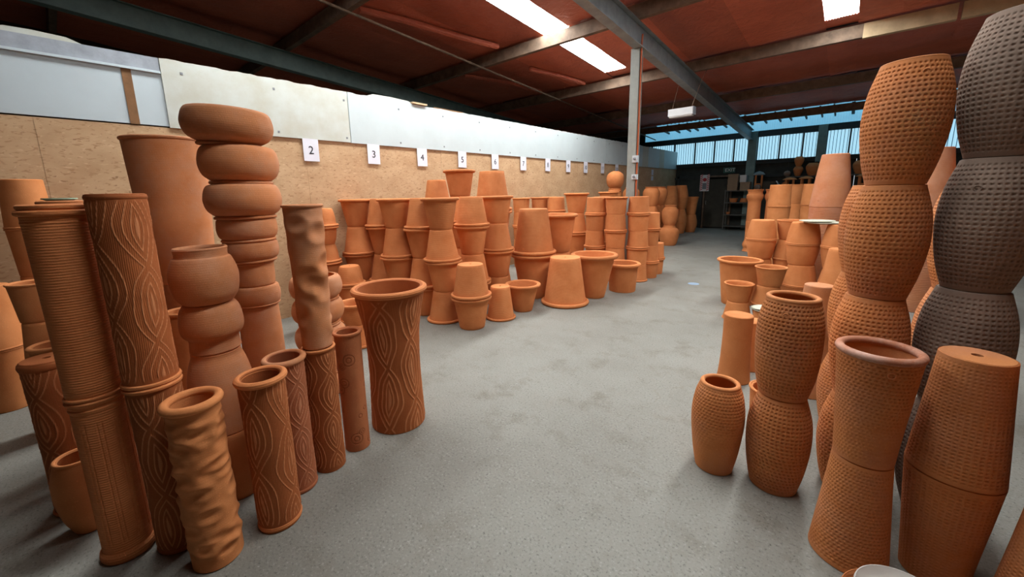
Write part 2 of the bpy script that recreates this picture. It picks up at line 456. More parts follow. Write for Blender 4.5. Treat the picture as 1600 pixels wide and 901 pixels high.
for ya, yb, z, hh in ragged:
    V = [(-.015, ya, z), (-.015, yb, z), (-.015, yb - .1, z + hh * .8), (-.015, (ya + yb) / 2, z + hh), (-.015, ya + .15, z + hh * .9)]
    V += [(p[0] + .02, p[1], p[2]) for p in V]
    F = [(0, 1, 2, 3, 4), (9, 8, 7, 6, 5)] + [(i, i + 5, (i + 1) % 5 + 5, (i + 1) % 5) for i in range(5)]
    obj('board_offcut', MB().add(V, F).mesh('offcut', 'white_board2'), wl)
obj('wood_offcut', MB().box(-.08, .06, 4.2, 4.5, 3.105, 3.13).mesh('offcut', 'timber_pale'), wl)
obj('wood_offcut', MB().box(-.08, .0, 4.7, 5.4, 3.10, 3.12).mesh('offcut', 'batten'), wl)

struct(obj('wall_outer', MB().box(-12.75, -12.6, -6, 18, 0, 5.6).mesh('wall', 'outer')))
struct(obj('wall_right', MB().box(8.0, 8.15, -6, 18, 0, 5.7).mesh('wall', 'osb')))
struct(obj('wall_front', MB().box(-12.75, 8.15, -6.15, -6, 0, 5.9).mesh('wall', 'outer')))
struct(obj('yard_ground', MB().box(8.0, 40.0, -30, 30, -.3, -.02).box(-20, 8.0, -30, -6.0, -.3, -.02).mesh('yard', 'floor')))

# back wall
wb = struct(empty('wall_back', (0, YB, 0)))
x = -12.6
while x < 8:
    obj('cladding_sheet', MB().box(x + .004, min(x + .9, 8) - .004, .0, .1, 0, 2.5).mesh('c', 'dark_wall'), wb)
    x += .9
for z0, z1 in ((1.95, 2.05), (2.44, 2.57), (3.40, 3.56)):
    obj('girt', MB().box(-12.6, 8, -.08, .0, z0, z1).mesh('girt', 'dark_frame'), wb)
obj('header', MB().box(-12.6, 8, 0, .1, 3.40, 3.62).mesh('h', 'dark_frame'), wb)
n_ = 420; V_ = []
for z_ in (3.62, 3.99):
    for i_ in range(n_ + 1): V_.append((-7 + 14 * i_ / n_, .05 + (.02 if i_ % 2 else 0), z_))
obj('eave_infill', MB().add(V_, [(i_, i_ + n_ + 1, i_ + n_ + 2, i_ + 1) for i_ in range(n_)]).mesh('eave_infill', 'eave'), wb)
obj('eave_closure', MB().box(-12.6, -7, 0, .1, 3.54, 4.0).box(7, 8, 0, .1, 3.54, 4.0).mesh('h', 'dark_frame'), wb)
mull = [-12.6, -7.6, -6.66, -5.72, -4.93, -4.22, -3.54, -3.07, -2.79, -2.11, -1.45, -1.06, -.82, -.23, .45, 1.15, 1.85, 2.5, 2.75, 3.5, 4.2, 4.9, 5.6, 6.3, 8.0]
struct_n = 0
for a, b in zip(mull[:-1], mull[1:]):
    if (a, b) in ((-3.07, -2.79), (-1.06, -.82), (2.5, 2.75)):
        obj('window_post', MB().box(a, b, -.16, .04, 0 if a < -2 else 2.4, 3.6).mesh('post', 'green_steel'), wb); continue
    if b < -7 or a > 6: 
        obj('cladding_sheet', MB().box(a, b, 0, .1, 2.5, 3.45).mesh('c', 'dark_wall'), wb); continue
    struct_n += 1
    w = struct(empty('window_%d' % struct_n, (0, YB, 0)))
    n = int((b - a) / .05); V = []; F = []
    for z in (2.55, 3.42):
        for i in range(n + 1): V.append((a + (b - a) * i / n, .03 + (.018 if i % 2 else 0), z))
    F = [(i, i + n + 1, i + n + 2, i + 1) for i in range(n)]
    obj('pane', MB().add(V, F).mesh('pane', 'window'), w)
    rb_ = MB()
    for x_ in np.arange(a + .08, b - .03, .09): rb_.box(x_ - .007, x_ + .007, .015, .03, 2.56, 3.41)
    obj('corrugation_ribs', rb_.mesh('ribs', 'rib_plastic'), w)
    obj('mullion', MB().box(a - .022, a + .022, -.03, .06, 2.5, 3.45).mesh('m', 'dark_frame'), w)
    obj('sill', MB().box(a, b, -.1, .06, 2.52, 2.58).mesh('m', 'dark_frame'), w)
d = struct(empty('door_1', (-4.0, YB - .02, 0)))
obj('slab', MB().box(-.42, .44, -.06, 0, .05, 2.0).mesh('slab', 'dark_door'), d)
obj('frame', MB().box(-.50, -.43, -.09, 0, 0, 2.08).box(.45, .52, -.09, 0, 0, 2.08).box(-.5, .52, -.09, 0, 2.01, 2.08).mesh('f', 'timber'), d)
obj('door_handle', MB().tube([(-.36, -.12, .95), (-.36, -.12, 1.1)], .012, 6).box(-.37, -.35, -.12, -.05, .96, .98).box(-.37, -.35, -.12, -.05, 1.07, 1.09).mesh('h', 'grey_steel'), d)
d = struct(empty('door_2', (-5.0, YB - .02, 0)))
obj('slab', MB().box(-.45, .4, -.04, 0, .05, 2.0).mesh('slab', 'dark_wall'), d)
obj('frame', MB().box(-.52, -.45, -.07, 0, 0, 2.08).box(.40, .47, -.07, 0, 0, 2.08).box(-.52, .47, -.07, 0, 2.01, 2.08).mesh('f', 'dark_frame'), d)

# column with conduit
cx, cyy = -3.045, 7.16
pc = struct(empty('support_column', (cx, cyy, 0)))
ctop = roof_z(cyy) - .60
obj('flange', MB().box(-.075, .075, -.08, -.068, 0, ctop).mesh('f', 'grey_steel'), pc)
obj('flange', MB().box(-.075, .075, .068, .08, 0, ctop).mesh('f', 'grey_steel'), pc)
obj('web', MB().box(-.005, .005, -.07, .07, 0, ctop).mesh('w', 'grey_steel'), pc)
obj('base_plate', MB().box(-.11, .11, -.11, .11, 0, .015).mesh('w', 'grey_steel'), pc)
obj('conduit_pipe', MB().tube([(.088, -.03, .3), (.088, -.03, 2.2), (.088, -.03, ctop + .05), (.11, -.06, ctop + .2)], .016, 8).mesh('c', 'copper', True), pc)
for z, hh in ((2.1, .12), (1.8, .09)):
    b = obj('switch_box', MB().box(.03, .12, -.11, -.03, z, z + hh).mesh('b', 'switch'), pc)
    obj('switch_knob', MB().lathe([(0, .03), (.02, .03), (.025, 0), (.025, -.02)], 12, (.0, .0, 0)).mesh('k', 'grey_paint', True), b, (.075, -.11, z + hh / 2), (PI / 2, 0, 0))

# hanging light
lt = tag(empty('batten_light', (-3.0, 9.55, 3.20)), 'white boxy batten lamp hanging from wires under the red roof', 'lamp')
obj('housing', MB().box(-.26, .26, -.09, .09, 0, .15).mesh('h', 'lamp_white'), lt)
obj('diffuser', MB().box(-.24, .24, -.075, .075, -.025, 0).mesh('d', 'white_paint'), lt)
obj('end_cap', MB().box(.255, .27, -.092, .092, -.01, .155).mesh('e', 'grey_paint'), lt)
obj('wire', MB().tube([(.2, 0, .15), (.33, .2, .75), (.36, .45, 1.0)], .006, 5).mesh('w', 'timber'), lt)
obj('wire', MB().tube([(-.2, 0, .15), (-.2, .45, .97)], .004, 5).mesh('w', 'timber'), lt)

# numbered sheets
for k, yy in enumerate((2.47, 3.43, 4.36, 5.31, 6.24, 7.19, 8.16, 9.09, 10.0, 11.0, 11.95)):
    n = k + 2
    s = tag(obj('number_sheet', MB().box(0, .0015, -.105, .105, -.297, 0).mesh('sheet', 'paper'), None, (XW + .0245, yy, 2.405 - .003 * (k % 3)), (rnd.uniform(-.02, .02) , 0, 0)),
            'white paper sheet printed with the number %s on the chipboard wall' % ['two', 'three', 'four', 'five', 'six', 'seven', 'eight', 'nine', 'ten', 'eleven', 'twelve'][k], 'sign', 'numbered sheets along the chipboard wall')
    obj('number', text_mesh(str(n), .15, 'ink'), s, (.003, 0, -.155), (PI / 2, 0, PI / 2))
s = tag(obj('notice_sheet', MB().box(0, .0015, -.1, .1, -.2, 0).mesh('sheet', 'paper'), None, (XW + .003, 15.0, 2.32)),
        'pale blank notice on the far chipboard wall, upper of two', 'sign', 'notices past the column')
s = tag(obj('notice_sheet', MB().box(0, .0015, -.1, .1, -.16, 0).mesh('sheet', 'paper'), None, (XW + .003, 15.0, 2.09)),
        'pale blank notice on the far chipboard wall, lower of two', 'sign', 'notices past the column')

# exit sign, warning sign
s = tag(empty('exit_sign', (-3.62, YB - .12, 2.26)), 'green sign reading EXIT above the dark shelves', 'sign')
obj('panel', MB().box(-.2, .2, -.015, .0, -.1, .1).mesh('p', 'exit_green'), s)
obj('lettering', text_mesh('EXIT', .17, 'white_paint'), s, (.03, -.018, 0), (PI / 2, 0, 0))
s = tag(empty('warning_sign', (-4.46, YB - .115, 1.80)), 'red and white striped warning sign hanging beside the dark door', 'sign')
obj('panel', MB().box(-.17, .17, -.012, 0, -.32, .32).mesh('p', 'white_paint'), s)
for k in range(9):
    zz = -.30 + k * .075
    for sx in (-1, 1):
        a = .075 * sx; V = [(a if sx > 0 else -.165, -.014, zz), (.165 if sx > 0 else a, -.014, zz + .05), (.165 if sx > 0 else a, -.014, min(.32, zz + .088)), (a if sx > 0 else -.165, -.014, min(.32, zz + .038))]
        obj('stripe', MB().add(V + [(p[0], -.011, p[2]) for p in V], [(0, 1, 2, 3), (7, 6, 5, 4), (0, 4, 5, 1), (1, 5, 6, 2), (2, 6, 7, 3), (3, 7, 4, 0)]).mesh('s', 'red_paint'), s)
obj('red_symbol', MB().lathe([(0, 0), (.072, 0), (.072, .003), (0, .003)], 20).mesh('r', 'red_paint', True), s, (0, -.012, .13), (PI / 2, 0, 0))
obj('text_panel', MB().box(-.07, .07, -.016, -.012, -.24, .0).mesh('t', 'grey_paint'), s)

# ------------------------------------------------------------------ pot builder
def spline(pts, n):
    """smooth curve through (r, z) points by arc length (Catmull-Rom)"""
    P = np.array(pts, float)
    P = np.vstack([2 * P[0] - P[1], P, 2 * P[-1] - P[-2]])
    out = []
    m = len(P) - 3; per = 12
    for i in range(m):
        p0, p1, p2, p3 = P[i:i + 4]
        for t in np.linspace(0, 1, per, endpoint=False):
            out.append(.5 * ((2 * p1) + (-p0 + p2) * t + (2 * p0 - 5 * p1 + 4 * p2 - p3) * t * t + (-p0 + 3 * p1 - 3 * p2 + p3) * t ** 3))
    out.append(P[-2]); out = np.array(out)
    s = np.r_[0, np.cumsum(np.hypot(*np.diff(out, axis=0).T))]
    q = np.linspace(0, s[-1], n)
    return np.stack([np.interp(q, s, out[:, 0]), np.interp(q, s, out[:, 1])], 1)

def body_mesh(name, outer, t=.018, hole=.016, nu=40, nv=14, disp=None, mat='clay', straight=False, closed_top=False):
    """outer: (r, z) points from base to lip. Hollow vessel with drain hole; disp(theta, s, z, r) -> (offset, carve)"""
    O = np.array(outer, float)
    prof = np.stack([np.interp(np.linspace(0, 1, nv), np.linspace(0, 1, len(O)), O[:, i]) for i in (0, 1)], 1) if straight else spline(outer, nv)
    b = prof[0, 0]; z0 = prof[0, 1]
    base = [(hole, z0), (b * .6, z0), (b - .006, z0)]
    prof2 = prof.copy(); prof2[0, 1] += .006
    top = prof2[-1].copy(); prof2[-1, 1] -= .007
    inn = [(top[0] - t * .3, top[1]), (top[0] - t * .75, top[1]), (top[0] - t, top[1] - .004)]
    zs = np.linspace(top[1] - .02, z0 + t, 7)
    rin = np.interp(zs, prof[:, 1], prof[:, 0]) - t
    inn += list(zip(np.maximum(rin, .02), zs)) + [(hole, z0 + t)]
    n_lo = len(base)
    full = np.array(base + [tuple(p) for p in prof2] + inn)
    V, F = lathe_vf(full, nu, True)
    attr = None
    if disp is not None:
        th = np.tile(np.arange(nu) * 2 * PI / nu, nv)
        sl = slice(n_lo * nu, (n_lo + nv) * nu)
        ss = np.repeat(np.linspace(0, 1, nv), nu); Z = V[sl, 2]; R = np.hypot(V[sl, 0], V[sl, 1])
        off, cv = disp(th, ss, Z, R)
        V[sl, 0] += off * np.cos(th); V[sl, 1] += off * np.sin(th)
        if cv is not None:
            attr = np.zeros(len(V)); attr[sl] = cv
    return mesh_np(name, V, F, mat, True, 40, attr)

def ring_mesh(name, r, z, tube, mat='clay', nu=40, sq=1.0, wob=None):
    """rolled rim: outer radius r, top at z"""
    c = [(r - tube + tube * math.cos(a), z - tube * sq + tube * sq * math.sin(a)) for a in np.arange(10) * 2 * PI / 10]
    V, F = lathe_vf(c, nu, True)
    return mesh_np(name, V, F, mat, True, 60)

def stamp_mesh(mat):
    V, F = lathe_vf([(.0085, .0), (.0115, .0015), (.0145, .0), (.0115, -.001)], 16, True)
    return mesh_np('stamp', V, F, mat, True, None)
STAMP = {}

# relief functions ----------------------------------------------------
def dimples(nc, nr, depth, twist=0., seed=0, low=1., stag=.0):
    def f(th, s, z, r):
        rr = np.random.RandomState(seed)
        v = s * nr; row = np.floor(v)
        u = th * nc / (2 * PI) + twist * np.maximum(0, .55 - s) ** 1.3 * nc + stag * (row % 2) + .06 * np.sin(row * 1.7)
        du = (u % 1) - .5; dv = (v % 1) - .5
        e = (du / .34) ** 2 + (dv / .30) ** 2
        o = -depth * np.clip(1 - e, 0, 1) ** .8
        fade = np.clip((s - .03) / .03, 0, 1) * np.clip((.97 - s) / .03, 0, 1)
        fade = fade * (low + (1 - low) * np.clip((s - .3) / .3, 0, 1))
        return o * fade, None
    return f

def woodgrain(ncol, period, amp, seed=0, lo=.04, hi=.97, H=.8, lw=.0026):
    lev = [.05, .34, .74, 1.22]
    def f(th, s, z, r):
        rr = np.random.RandomState(seed)
        ph = rr.uniform(0, 1, ncol * 2)
        u0 = th * ncol / (2 * PI)
        u0 = u0 + .05 * np.sin(z * 9 + seed + 2 * np.sin(th)) + .02 * np.sin(z * 31 + 3 * th)
        c0 = np.floor(u0 + .5); out = np.zeros_like(th)
        best = np.full_like(th, 9.); gv = np.zeros_like(th)
        for k in (-1, 0, 1):
            c = c0 + k; idx = (c.astype(int)) % ncol
            du = u0 - c
            w = z / period + .5 * (idx % 2) + .10 * np.sin(idx * 2.3)
            dv = (w - np.floor(w + .5)) * 2
            L = np.abs(du) / .38 + dv ** 2 * (1.0)
            gv = np.where(L < best, np.abs(4 * dv / period), gv); best = np.minimum(best, L)
        L = best
        g = np.hypot(1 / .38 * ncol / (2 * PI * r), gv)      # dL per metre
        for l in lev:
            d = np.abs(L - l) / g
            out = np.maximum(out, np.exp(-(d / (lw if l > .1 else lw * 1.6)) ** 4))
        out *= (np.sin(th * 37 + z * 60) * .08 + .92)
        m = np.clip((s - lo) / .015, 0, 1) * np.clip((hi - s) / .015, 0, 1)
        grain = .0006 * np.sin(th * 90 + 3 * np.sin(z * 14))
        return (out * amp + grain) * m, out * m * .85
    return f

def dents(n, depth, size, seed, H, stretch=1.0):
    rr = np.random.RandomState(seed)
    cs = [(rr.uniform(0, 2 * PI), H * (.08 + .84 * (i + rr.uniform(0, 1)) / n), rr.uniform(.7, 1.3)) for i in range(n)]
    def f(th, s, z, r):
        o = np.zeros_like(th)
        for a, zz, k in cs:
            dth = (th - a + PI) % (2 * PI) - PI
            q = (dth * r / (size * 1.25)) ** 2 + ((z - zz) / (size * k * stretch)) ** 2
            o += -depth * k * np.exp(-q) + depth * .55 * np.exp(-((np.sqrt(q) - 1.5) / .6) ** 2)
        m = np.clip((s - .05) / .05, 0, 1) * np.clip((.95 - s) / .05, 0, 1)
        return o * m, None
    return f

def ringstamps(seed, H):
    rr = np.random.RandomState(seed); cs = []
    for i in range(26):
        cs.append((i * 1.1 + rr.uniform(-.2, .2), H * (.07 + .86 * ((i * .37 + .13 * (i % 3)) % 1)), rr.choice([.012, .03, .036, .02])))
    def f(th, s, z, r):
        c = np.zeros_like(th)
        for a, zz, R in cs:
            dth = (th - a + PI) % (2 * PI) - PI
            q = np.hypot(dth * r, z - zz)
            for rad in ((R,) if R < .016 else (R, R * .45)):
                c = np.maximum(c, np.exp(-((q - rad) / .0022) ** 2))
        return -c * .0028, c * .7
    return f

def flutes(n, depth):
    def f(th, s, z, r):
        u = (th * n / (2 * PI)) % 1
        e = np.exp(-((u - .5) / .05) ** 2) * 1.0
        pan = np.clip((np.abs(u - .5) - .12) / .03, 0, 1)
        m = np.clip((s - .12) / .02, 0, 1) * np.clip((.88 - s) / .02, 0, 1)
        groove = np.exp(-((np.abs(u - .5) - .14) / .035) ** 2)
        return -depth * groove * m, None
    return f

KIND = {}
def kind(key, name, H, outer, rim=None, t=.018, nu=40, nv=14, disp=None, mat='clay', rmat=None, straight=False, extra=(), hole=.016, rimfac=.9):
    """registers a pot shape: body plus rim / band parts"""
    if rim:
        R = outer[-1][0] + rim * (1.5 if 'rim_pot' in name else rimfac)
        outer = list(outer[:-1]) + [(outer[-1][0], H - .005)]
    parts = [('body', body_mesh(name, outer, t, hole, nu, nv, disp, mat, straight))]
    if rim: parts.append(('rim', ring_mesh('rim', R, H, rim, rmat or mat, nu if nu < 64 else 64)))
    for nm, r, z, tb, sq, m2 in extra: parts.append((nm, ring_mesh(nm, r, z, tb, m2 or mat, nu if nu < 64 else 64, sq)))
    KIND[key] = dict(name=name, H=H, parts=parts, outer=outer, mat=mat)

def rimpot(key, H, R, b, tube=.018, mat='clay', name='rolled_rim_pot', nu=40, bulge=.05):
    tube *= 1.15; rb = R - tube * 1.5
    kind(key, name, H, [(b, 0), (b + (rb - b) * (.25 + bulge * .12), H * .25), (b + (rb - b) * (.5 + bulge * .12), H * .5), (b + (rb - b) * .8, H * .78), (rb, H)], rim=tube, mat=mat, nu=nu)

def place(key, x, y, z, flip, label, cat, group=None, rotz=None, tilt=(0, 0), mat=None, stamp=None, name=None):
    K = KIND[key]
    root = empty(name or K['name'], (x, y, z), (tilt[0], tilt[1], rotz if rotz is not None else rnd.uniform(0, 6.28)))
    tag(root, label, cat, group)
    for nm, me in K['parts']:
        o = obj(nm, me, root, (0, 0, K['H']) if flip else (0, 0, 0), (PI, 0, 0) if flip else (0, 0, 0), mat)
    if stamp:                       # maker's stamp: world azimuth, height in the pot
        az, zz = stamp
        zi = K['H'] - zz if flip else zz
        oo = np.array(K['outer']); r = float(np.interp(zi, oo[:, 1], oo[:, 0]))
        a = az - root.rotation_euler.z
        m = mat or K['mat']
        if m not in STAMP: STAMP[m] = stamp_mesh(m)
        o = obj('maker_stamp', STAMP[m], root, ((r + .001) * math.cos(a), (r + .001) * math.sin(a), zz), (0, PI / 2, 0), mat)
        o.rotation_mode = 'QUATERNION'; o.rotation_quaternion = Vector((math.cos(a), math.sin(a), 0)).to_track_quat('Z', 'Y')
    return root

ORD = ['lowest', 'second-lowest', 'third-lowest', 'fourth-lowest', 'fifth-lowest', 'sixth-lowest', 'seventh-lowest', 'eighth-lowest', 'ninth-lowest']
def stack(x, y, items, what, where, group=None, z=0.0, cat='pot', jit=.006, rotz=None):
    """items bottom to top: (kind, flip[, options])"""
    n = len(items); out = []
    if group is None and n > 1 and what: group = ('%ss %s' % (what, where))
    for i, it in enumerate(items):
        key, flip = it[0], it[1]; op = dict(it[2]) if len(it) > 2 else {}
        K = KIND[key]
        w = op.pop('what', what); c = op.pop('cat', cat)
        lab = op.pop('label', None)
        if lab is None:
            o = 'upturned ' if flip else 'upright '
            if n == 1: lab = '%s%s %s' % (o if op.pop('say', True) else '', w, where)
            else: lab = '%s %s%s %s' % ('topmost' if i == n - 1 else ORD[i], o, w, where)
        dx, dy = op.pop('off', (rnd.uniform(-jit, jit), rnd.uniform(-jit, jit)) if i else (0, 0))
        out.append(place(key, x + dx, y + dy, z, flip, lab, c, group, rotz=op.pop('rotz', rotz), **op))
        z += K['H']
    return out

def alt(kinds, n, top_up):
    """n pots set mouth to mouth and base to base; top_up: the topmost stands upright"""
    return [(kinds if isinstance(kinds, str) else kinds[i % len(kinds)], not (((n - 1 - i) % 2 == 0) == top_up)) for i in range(n)]

# ------------------------------------------------------------------ pot shapes
rimpot('rim40', .395, .25, .155, .017)
rimpot('rim40r', .395, .243, .142, .016)
rimpot('rim37', .37, .24, .15, .016)
rimpot('rim25', .245, .19, .12, .014, name='small_rim_pot', bulge=1.2)
rimpot('rim43', .43, .20, .125, .014, name='small_rim_pot')
rimpot('rim38', .385, .25, .13, .018)
rimpot('big69', .685, .35, .215, .024, name='large_rim_pot', nu=56)
rimpot('big66', .66, .34, .21, .022, name='large_rim_pot', nu=56)
rimpot('big63', .63, .34, .20, .022, name='large_rim_pot', nu=56)
rimpot('big67', .677, .358, .165, .026, name='large_rim_pot', nu=56)
rimpot('wide46', .466, .277, .205, .024, name='wide_rim_pot', nu=56)
rimpot('rim30', .30, .200, .162, .012, name='straight_rim_pot')
rimpot('rim64', .64, .28, .185, .017, mat='clay_smooth', name='large_rim_pot', nu=56)

def taper(key, H, R, b, name='tapered_planter', mat='clay_smooth', nu=40, belly=0., lip=.008, t=.018):
    kind(key, name, H, [(b, 0), (b + (R - b) * .33 + belly * .8, H * .33), (b + (R - b) * .67 + belly, H * .67), (R, H)], rim=lip, mat=mat, nu=nu, t=t)
taper('tp285', .285, .19, .145, belly=.006)
taper('tp23', .23, .158, .115, 'tapered_planter')
taper('tp41', .412, .185, .168)
taper('tp435', .435, .19, .135)
taper('tp36', .36, .12, .10)
taper('tp45', .45, .14, .11)
taper('tp103', 1.03, .235, .185, 'tall_rim_planter', 'clay_dusty', 56, .004, .011, .022)
taper('tp41l', .41, .15, .13, mat='clay_smooth'); taper('tp50l', .505, .15, .13, mat='clay_smooth')
taper('tp275', .275, .13, .105, mat='clay_smooth')
kind('tcyl58', 'tapered_cylinder', .58, [(.108, 0), (.106, .2), (.112, .42), (.124, .58)], mat='clay_smooth', nu=48, hole=.002)
kind('tcyl45', 'tapered_cylinder', .45, [(.098, 0), (.098, .15), (.104, .3), (.118, .45)], mat='clay_smooth', nu=40, hole=.002)
kind('tcyl90', 'tapered_cylinder', .88, [(.092, 0), (.11, .25), (.125, .55), (.14, .88)], mat='clay_dusty', nu=40, hole=.002)
kind('tallcone', 'tall_tapered_planter', .72, [(.15, 0), (.18, .24), (.205, .48), (.225, .72)], mat='clay_pale', nu=120, nv=120, disp=dimples(60, 60, .003))
def ribs(th, s, z, r): return .004 * np.abs(np.sin(z * PI / .022)), None
kind('ribbed66', 'ribbed_planter', .66, [(.215, 0), (.215, .2), (.217, .45), (.222, .66)], mat='clay_pale', nu=48, nv=160, disp=ribs)

# cylinders ~0.8 m tall
kind('cyl_wood', 'wood_grain_cylinder', .80, [(.098, 0), (.097, .3), (.098, .6), (.099, .8)], rim=.017, rmat='clay', mat='clay_wood', nu=320, nv=340, disp=woodgrain(4, .36, .0022, 1, .05), extra=[('base_band', .102, .036, .012, 1.5, 'clay')])
kind('cyl_wood_pale', 'wood_grain_cylinder', .79, [(.092, 0), (.09, .3), (.092, .6), (.095, .79)], rim=.016, mat='clay_wood_pale', rmat='clay_dusty', nu=300, nv=320, disp=woodgrain(4, .26, .0022, 5, .05), extra=[('base_band', .096, .03, .010, 1.5, None)])
kind('cyl_wood_tall', 'wood_grain_cylinder', .83, [(.096, 0), (.094, .3), (.095, .6), (.098, .83)], rim=.010, rmat='clay', mat='clay_wood', nu=320, nv=340, disp=woodgrain(4, .33, .0022, 9, .03), extra=[('base_band', .099, .026, .008, 1.5, None)])
kind('cyl_wood_slim', 'wood_grain_cylinder', .775, [(.086, 0), (.083, .3), (.083, .6), (.086, .775)], rim=.009, rmat='clay', mat='clay_wood', nu=300, nv=320, disp=woodgrain(4, .25, .0022, 12, .03))
kind('cyl_dent', 'dented_cylinder', .795, [(.099, 0), (.098, .3), (.097, .6), (.098, .795)], rim=.019, mat='clay_smooth', nu=120, nv=150, disp=dents(64, .0075, .027, 4, .795, .95))
kind('cyl_dent_big', 'dented_cylinder', .815, [(.080, 0), (.086, .3), (.092, .6), (.099, .815)], rim=.008, mat='clay_dusty', nu=110, nv=130, disp=dents(14, .013, .034, 21, .815, 1.1))
kind('cyl_stamp', 'ring_stamped_cylinder', .80, [(.078, 0), (.077, .3), (.078, .6), (.080, .8)], rim=.010, mat='clay_stamp', nu=220, nv=280, disp=ringstamps(2, .8))
kind('cyl_flute', 'fluted_cylinder', .80, [(.090, 0), (.089, .3), (.089, .6), (.090, .8)], rim=.011, mat='clay', nu=210, nv=120, disp=flutes(10, .005), extra=[('base_band', .103, .052, .015, 1.75, None), ('neck_band', .094, .765, .009, 1.3, None)])
kind('cyl_plain', 'banded_cylinder', .825, [(.098, 0), (.094, .3), (.092, .6), (.092, .825)], rim=.008, mat='clay', nu=64, extra=[('band', .103, .022, .011, 1.0, None), ('band', .111, .046, .012, 1.0, None), ('band', .099, .080, .007, 1.2, None)])
kind('cyl_dark', 'wood_grain_cylinder', .85, [(.098, 0), (.096, .3), (.096, .6), (.1, .85)], rim=.009, rmat='clay', mat='clay_wood', nu=160, nv=200, disp=woodgrain(4, .3, .002, 15, .03), extra=[('base_band', .106, .05, .016, 1.5, None)])
kind('cyl_small', 'plain_cylinder', .80, [(.1, 0), (.1, .4), (.105, .8)], rim=.014, mat='clay_smooth', nu=48)
kind('cyl_92', 'plain_cylinder', .92, [(.09, 0), (.09, .4), (.095, .92)], rim=.012, mat='clay_smooth', nu=48)
kind('cyl_82', 'plain_cylinder', .82, [(.09, 0), (.09, .4), (.095, .82)], rim=.009, mat='clay', nu=48)
# tapered carved vase
kind('vase_wood', 'wood_grain_vase', 1.015, [(.188, 0), (.180, .2), (.174, .45), (.184, .7), (.215, .88), (.238, 1.015)], rim=.021, t=.03, rmat='clay', mat='clay_wood', nu=320, nv=330, disp=woodgrain(6, .44, .004, 3, .0, .95, lw=.0050))
# barrels
BAR = [(.104, 0), (.132, .12), (.150, .27), (.141, .41), (.108, .54)]
kind('barrel', 'barrel_planter', .54, BAR, t=.016, mat='clay_tex', nu=308, nv=168, disp=dimples(44, 27, .0055, 0.0, 1, 1., .25), extra=[('lip', .110, .54, .006, 1, None)])
kind('barrel_twist', 'barrel_planter', .54, [(.108, 0), (.132, .12), (.143, .27), (.139, .41), (.112, .54)], t=.016, mat='clay_tex', nu=308, nv=168, disp=dimples(44, 27, .007, -.25, 2, .8, .3), rim=.013, rimfac=.35)
kind('barrel_low', 'barrel_planter', .54, [(.110, 0), (.132, .12), (.146, .27), (.139, .41), (.104, .54)], t=.016, mat='clay_tex', nu=308, nv=168, disp=dimples(44, 27, .007, -.28, 12))
kind('barrel_small', 'barrel_planter', .54, [(.098, 0), (.121, .14), (.136, .32), (.124, .45), (.098, .54)], t=.016, mat='clay_tex', nu=308, nv=168, disp=dimples(44, 30, .005, -.1, 3, .15, .5), rim=.013, rimfac=.35)
kind('barrel_grey', 'barrel_planter', .575, [(.104, 0), (.138, .13), (.157, .29), (.147, .44), (.112, .575)], t=.016, mat='clay_grey', nu=308, nv=168, disp=dimples(44, 28, .005, 0.0, 4))
kind('barrel_big', 'barrel_planter', .83, [(.14, 0), (.19, .2), (.215, .42), (.2, .63), (.145, .83)], t=.018, mat='clay_tex', nu=308, nv=168, disp=dimples(44, 34, .008, 0.0, 6))
kind('cone', 'conical_planter', .49, [(.098, 0), (.108, .16), (.121, .33), (.134, .49)], t=.018, mat='clay_tex', nu=308, nv=168, disp=dimples(50, 32, .004, .05, 5, .6, .4), rim=.016, rimfac=.3, rmat='clay_frost')
kind('cone_low', 'conical_planter', .49, [(.098, 0), (.110, .16), (.124, .33), (.137, .49)], t=.018, mat='clay_tex', nu=308, nv=168, disp=dimples(50, 32, .004, .05, 15, .9, .4))
kind('cone_plain', 'conical_planter', .49, [(.100, 0), (.112, .16), (.126, .33), (.138, .49)], t=.018, mat='clay_tex', nu=308, nv=168, disp=dimples(44, 34, .0042, 0.0, 8, .5))
# bowls and jars
def bowl(key, H, rb, rm, rt, name='round_bowl', mat='clay_dusty'):
    kind(key, name, H, [(rb * .93, 0), (rb * .95, H * .06), (rb + (rm - rb) * .68, H * .24), (rm, H * .52), (rm - (rm - rt) * .18, H * .80), (rm - (rm - rt) * .55, H * .95), (rt, H)], mat=mat, nu=56, nv=28, hole=.004, t=.014, extra=[('foot_ring', rb + .014, .018, .009, 1.0, None)])
bowl('bowl22', .205, .150, .226, .185); bowl('bowl21', .215, .150, .205, .165); bowl('bowl20', .20, .148, .200, .158)
bowl('bowl15', .135, .13, .158, .15); bowl('bowl14', .125, .12, .15, .138)
kind('ring14', 'banded_planter', .145, [(.108, 0), (.112, .05), (.112, .1), (.112, .145)], rim=.006, mat='clay_dusty', nu=48)
kind('ring12', 'banded_planter', .125, [(.118, 0), (.128, .05), (.126, .09), (.115, .125)], rim=.006, mat='clay_dusty', nu=48)
kind('cyl49', 'straight_planter', .49, [(.11, 0), (.115, .16), (.117, .33), (.115, .49)], rim=.006, mat='clay_dusty', nu=48)
def ball(key, H, rb, rm, rn, neck, mat='clay_dusty', name='ball_pot'):
    kind(key, name, H, [(rb, 0), (rb + (rm - rb) * .7, H * .16), (rm, H * .42), (rm * .97, H * .6), (rn + (rm - rn) * .35, H - neck - .012), (rn, H - neck), (rn, H - neck * .5), (rn + .003, H)], mat=mat, nu=56, nv=40, t=.014)
ball('ball29', .285, .110, .149, .113, .045); ball('ball26', .262, .108, .141, .112, .07)
kind('urn45', 'shouldered_planter', .44, [(.150, 0), (.150, .12), (.146, .27), (.13, .36), (.112, .415), (.112, .44)], mat='clay_dusty', nu=56, nv=30)
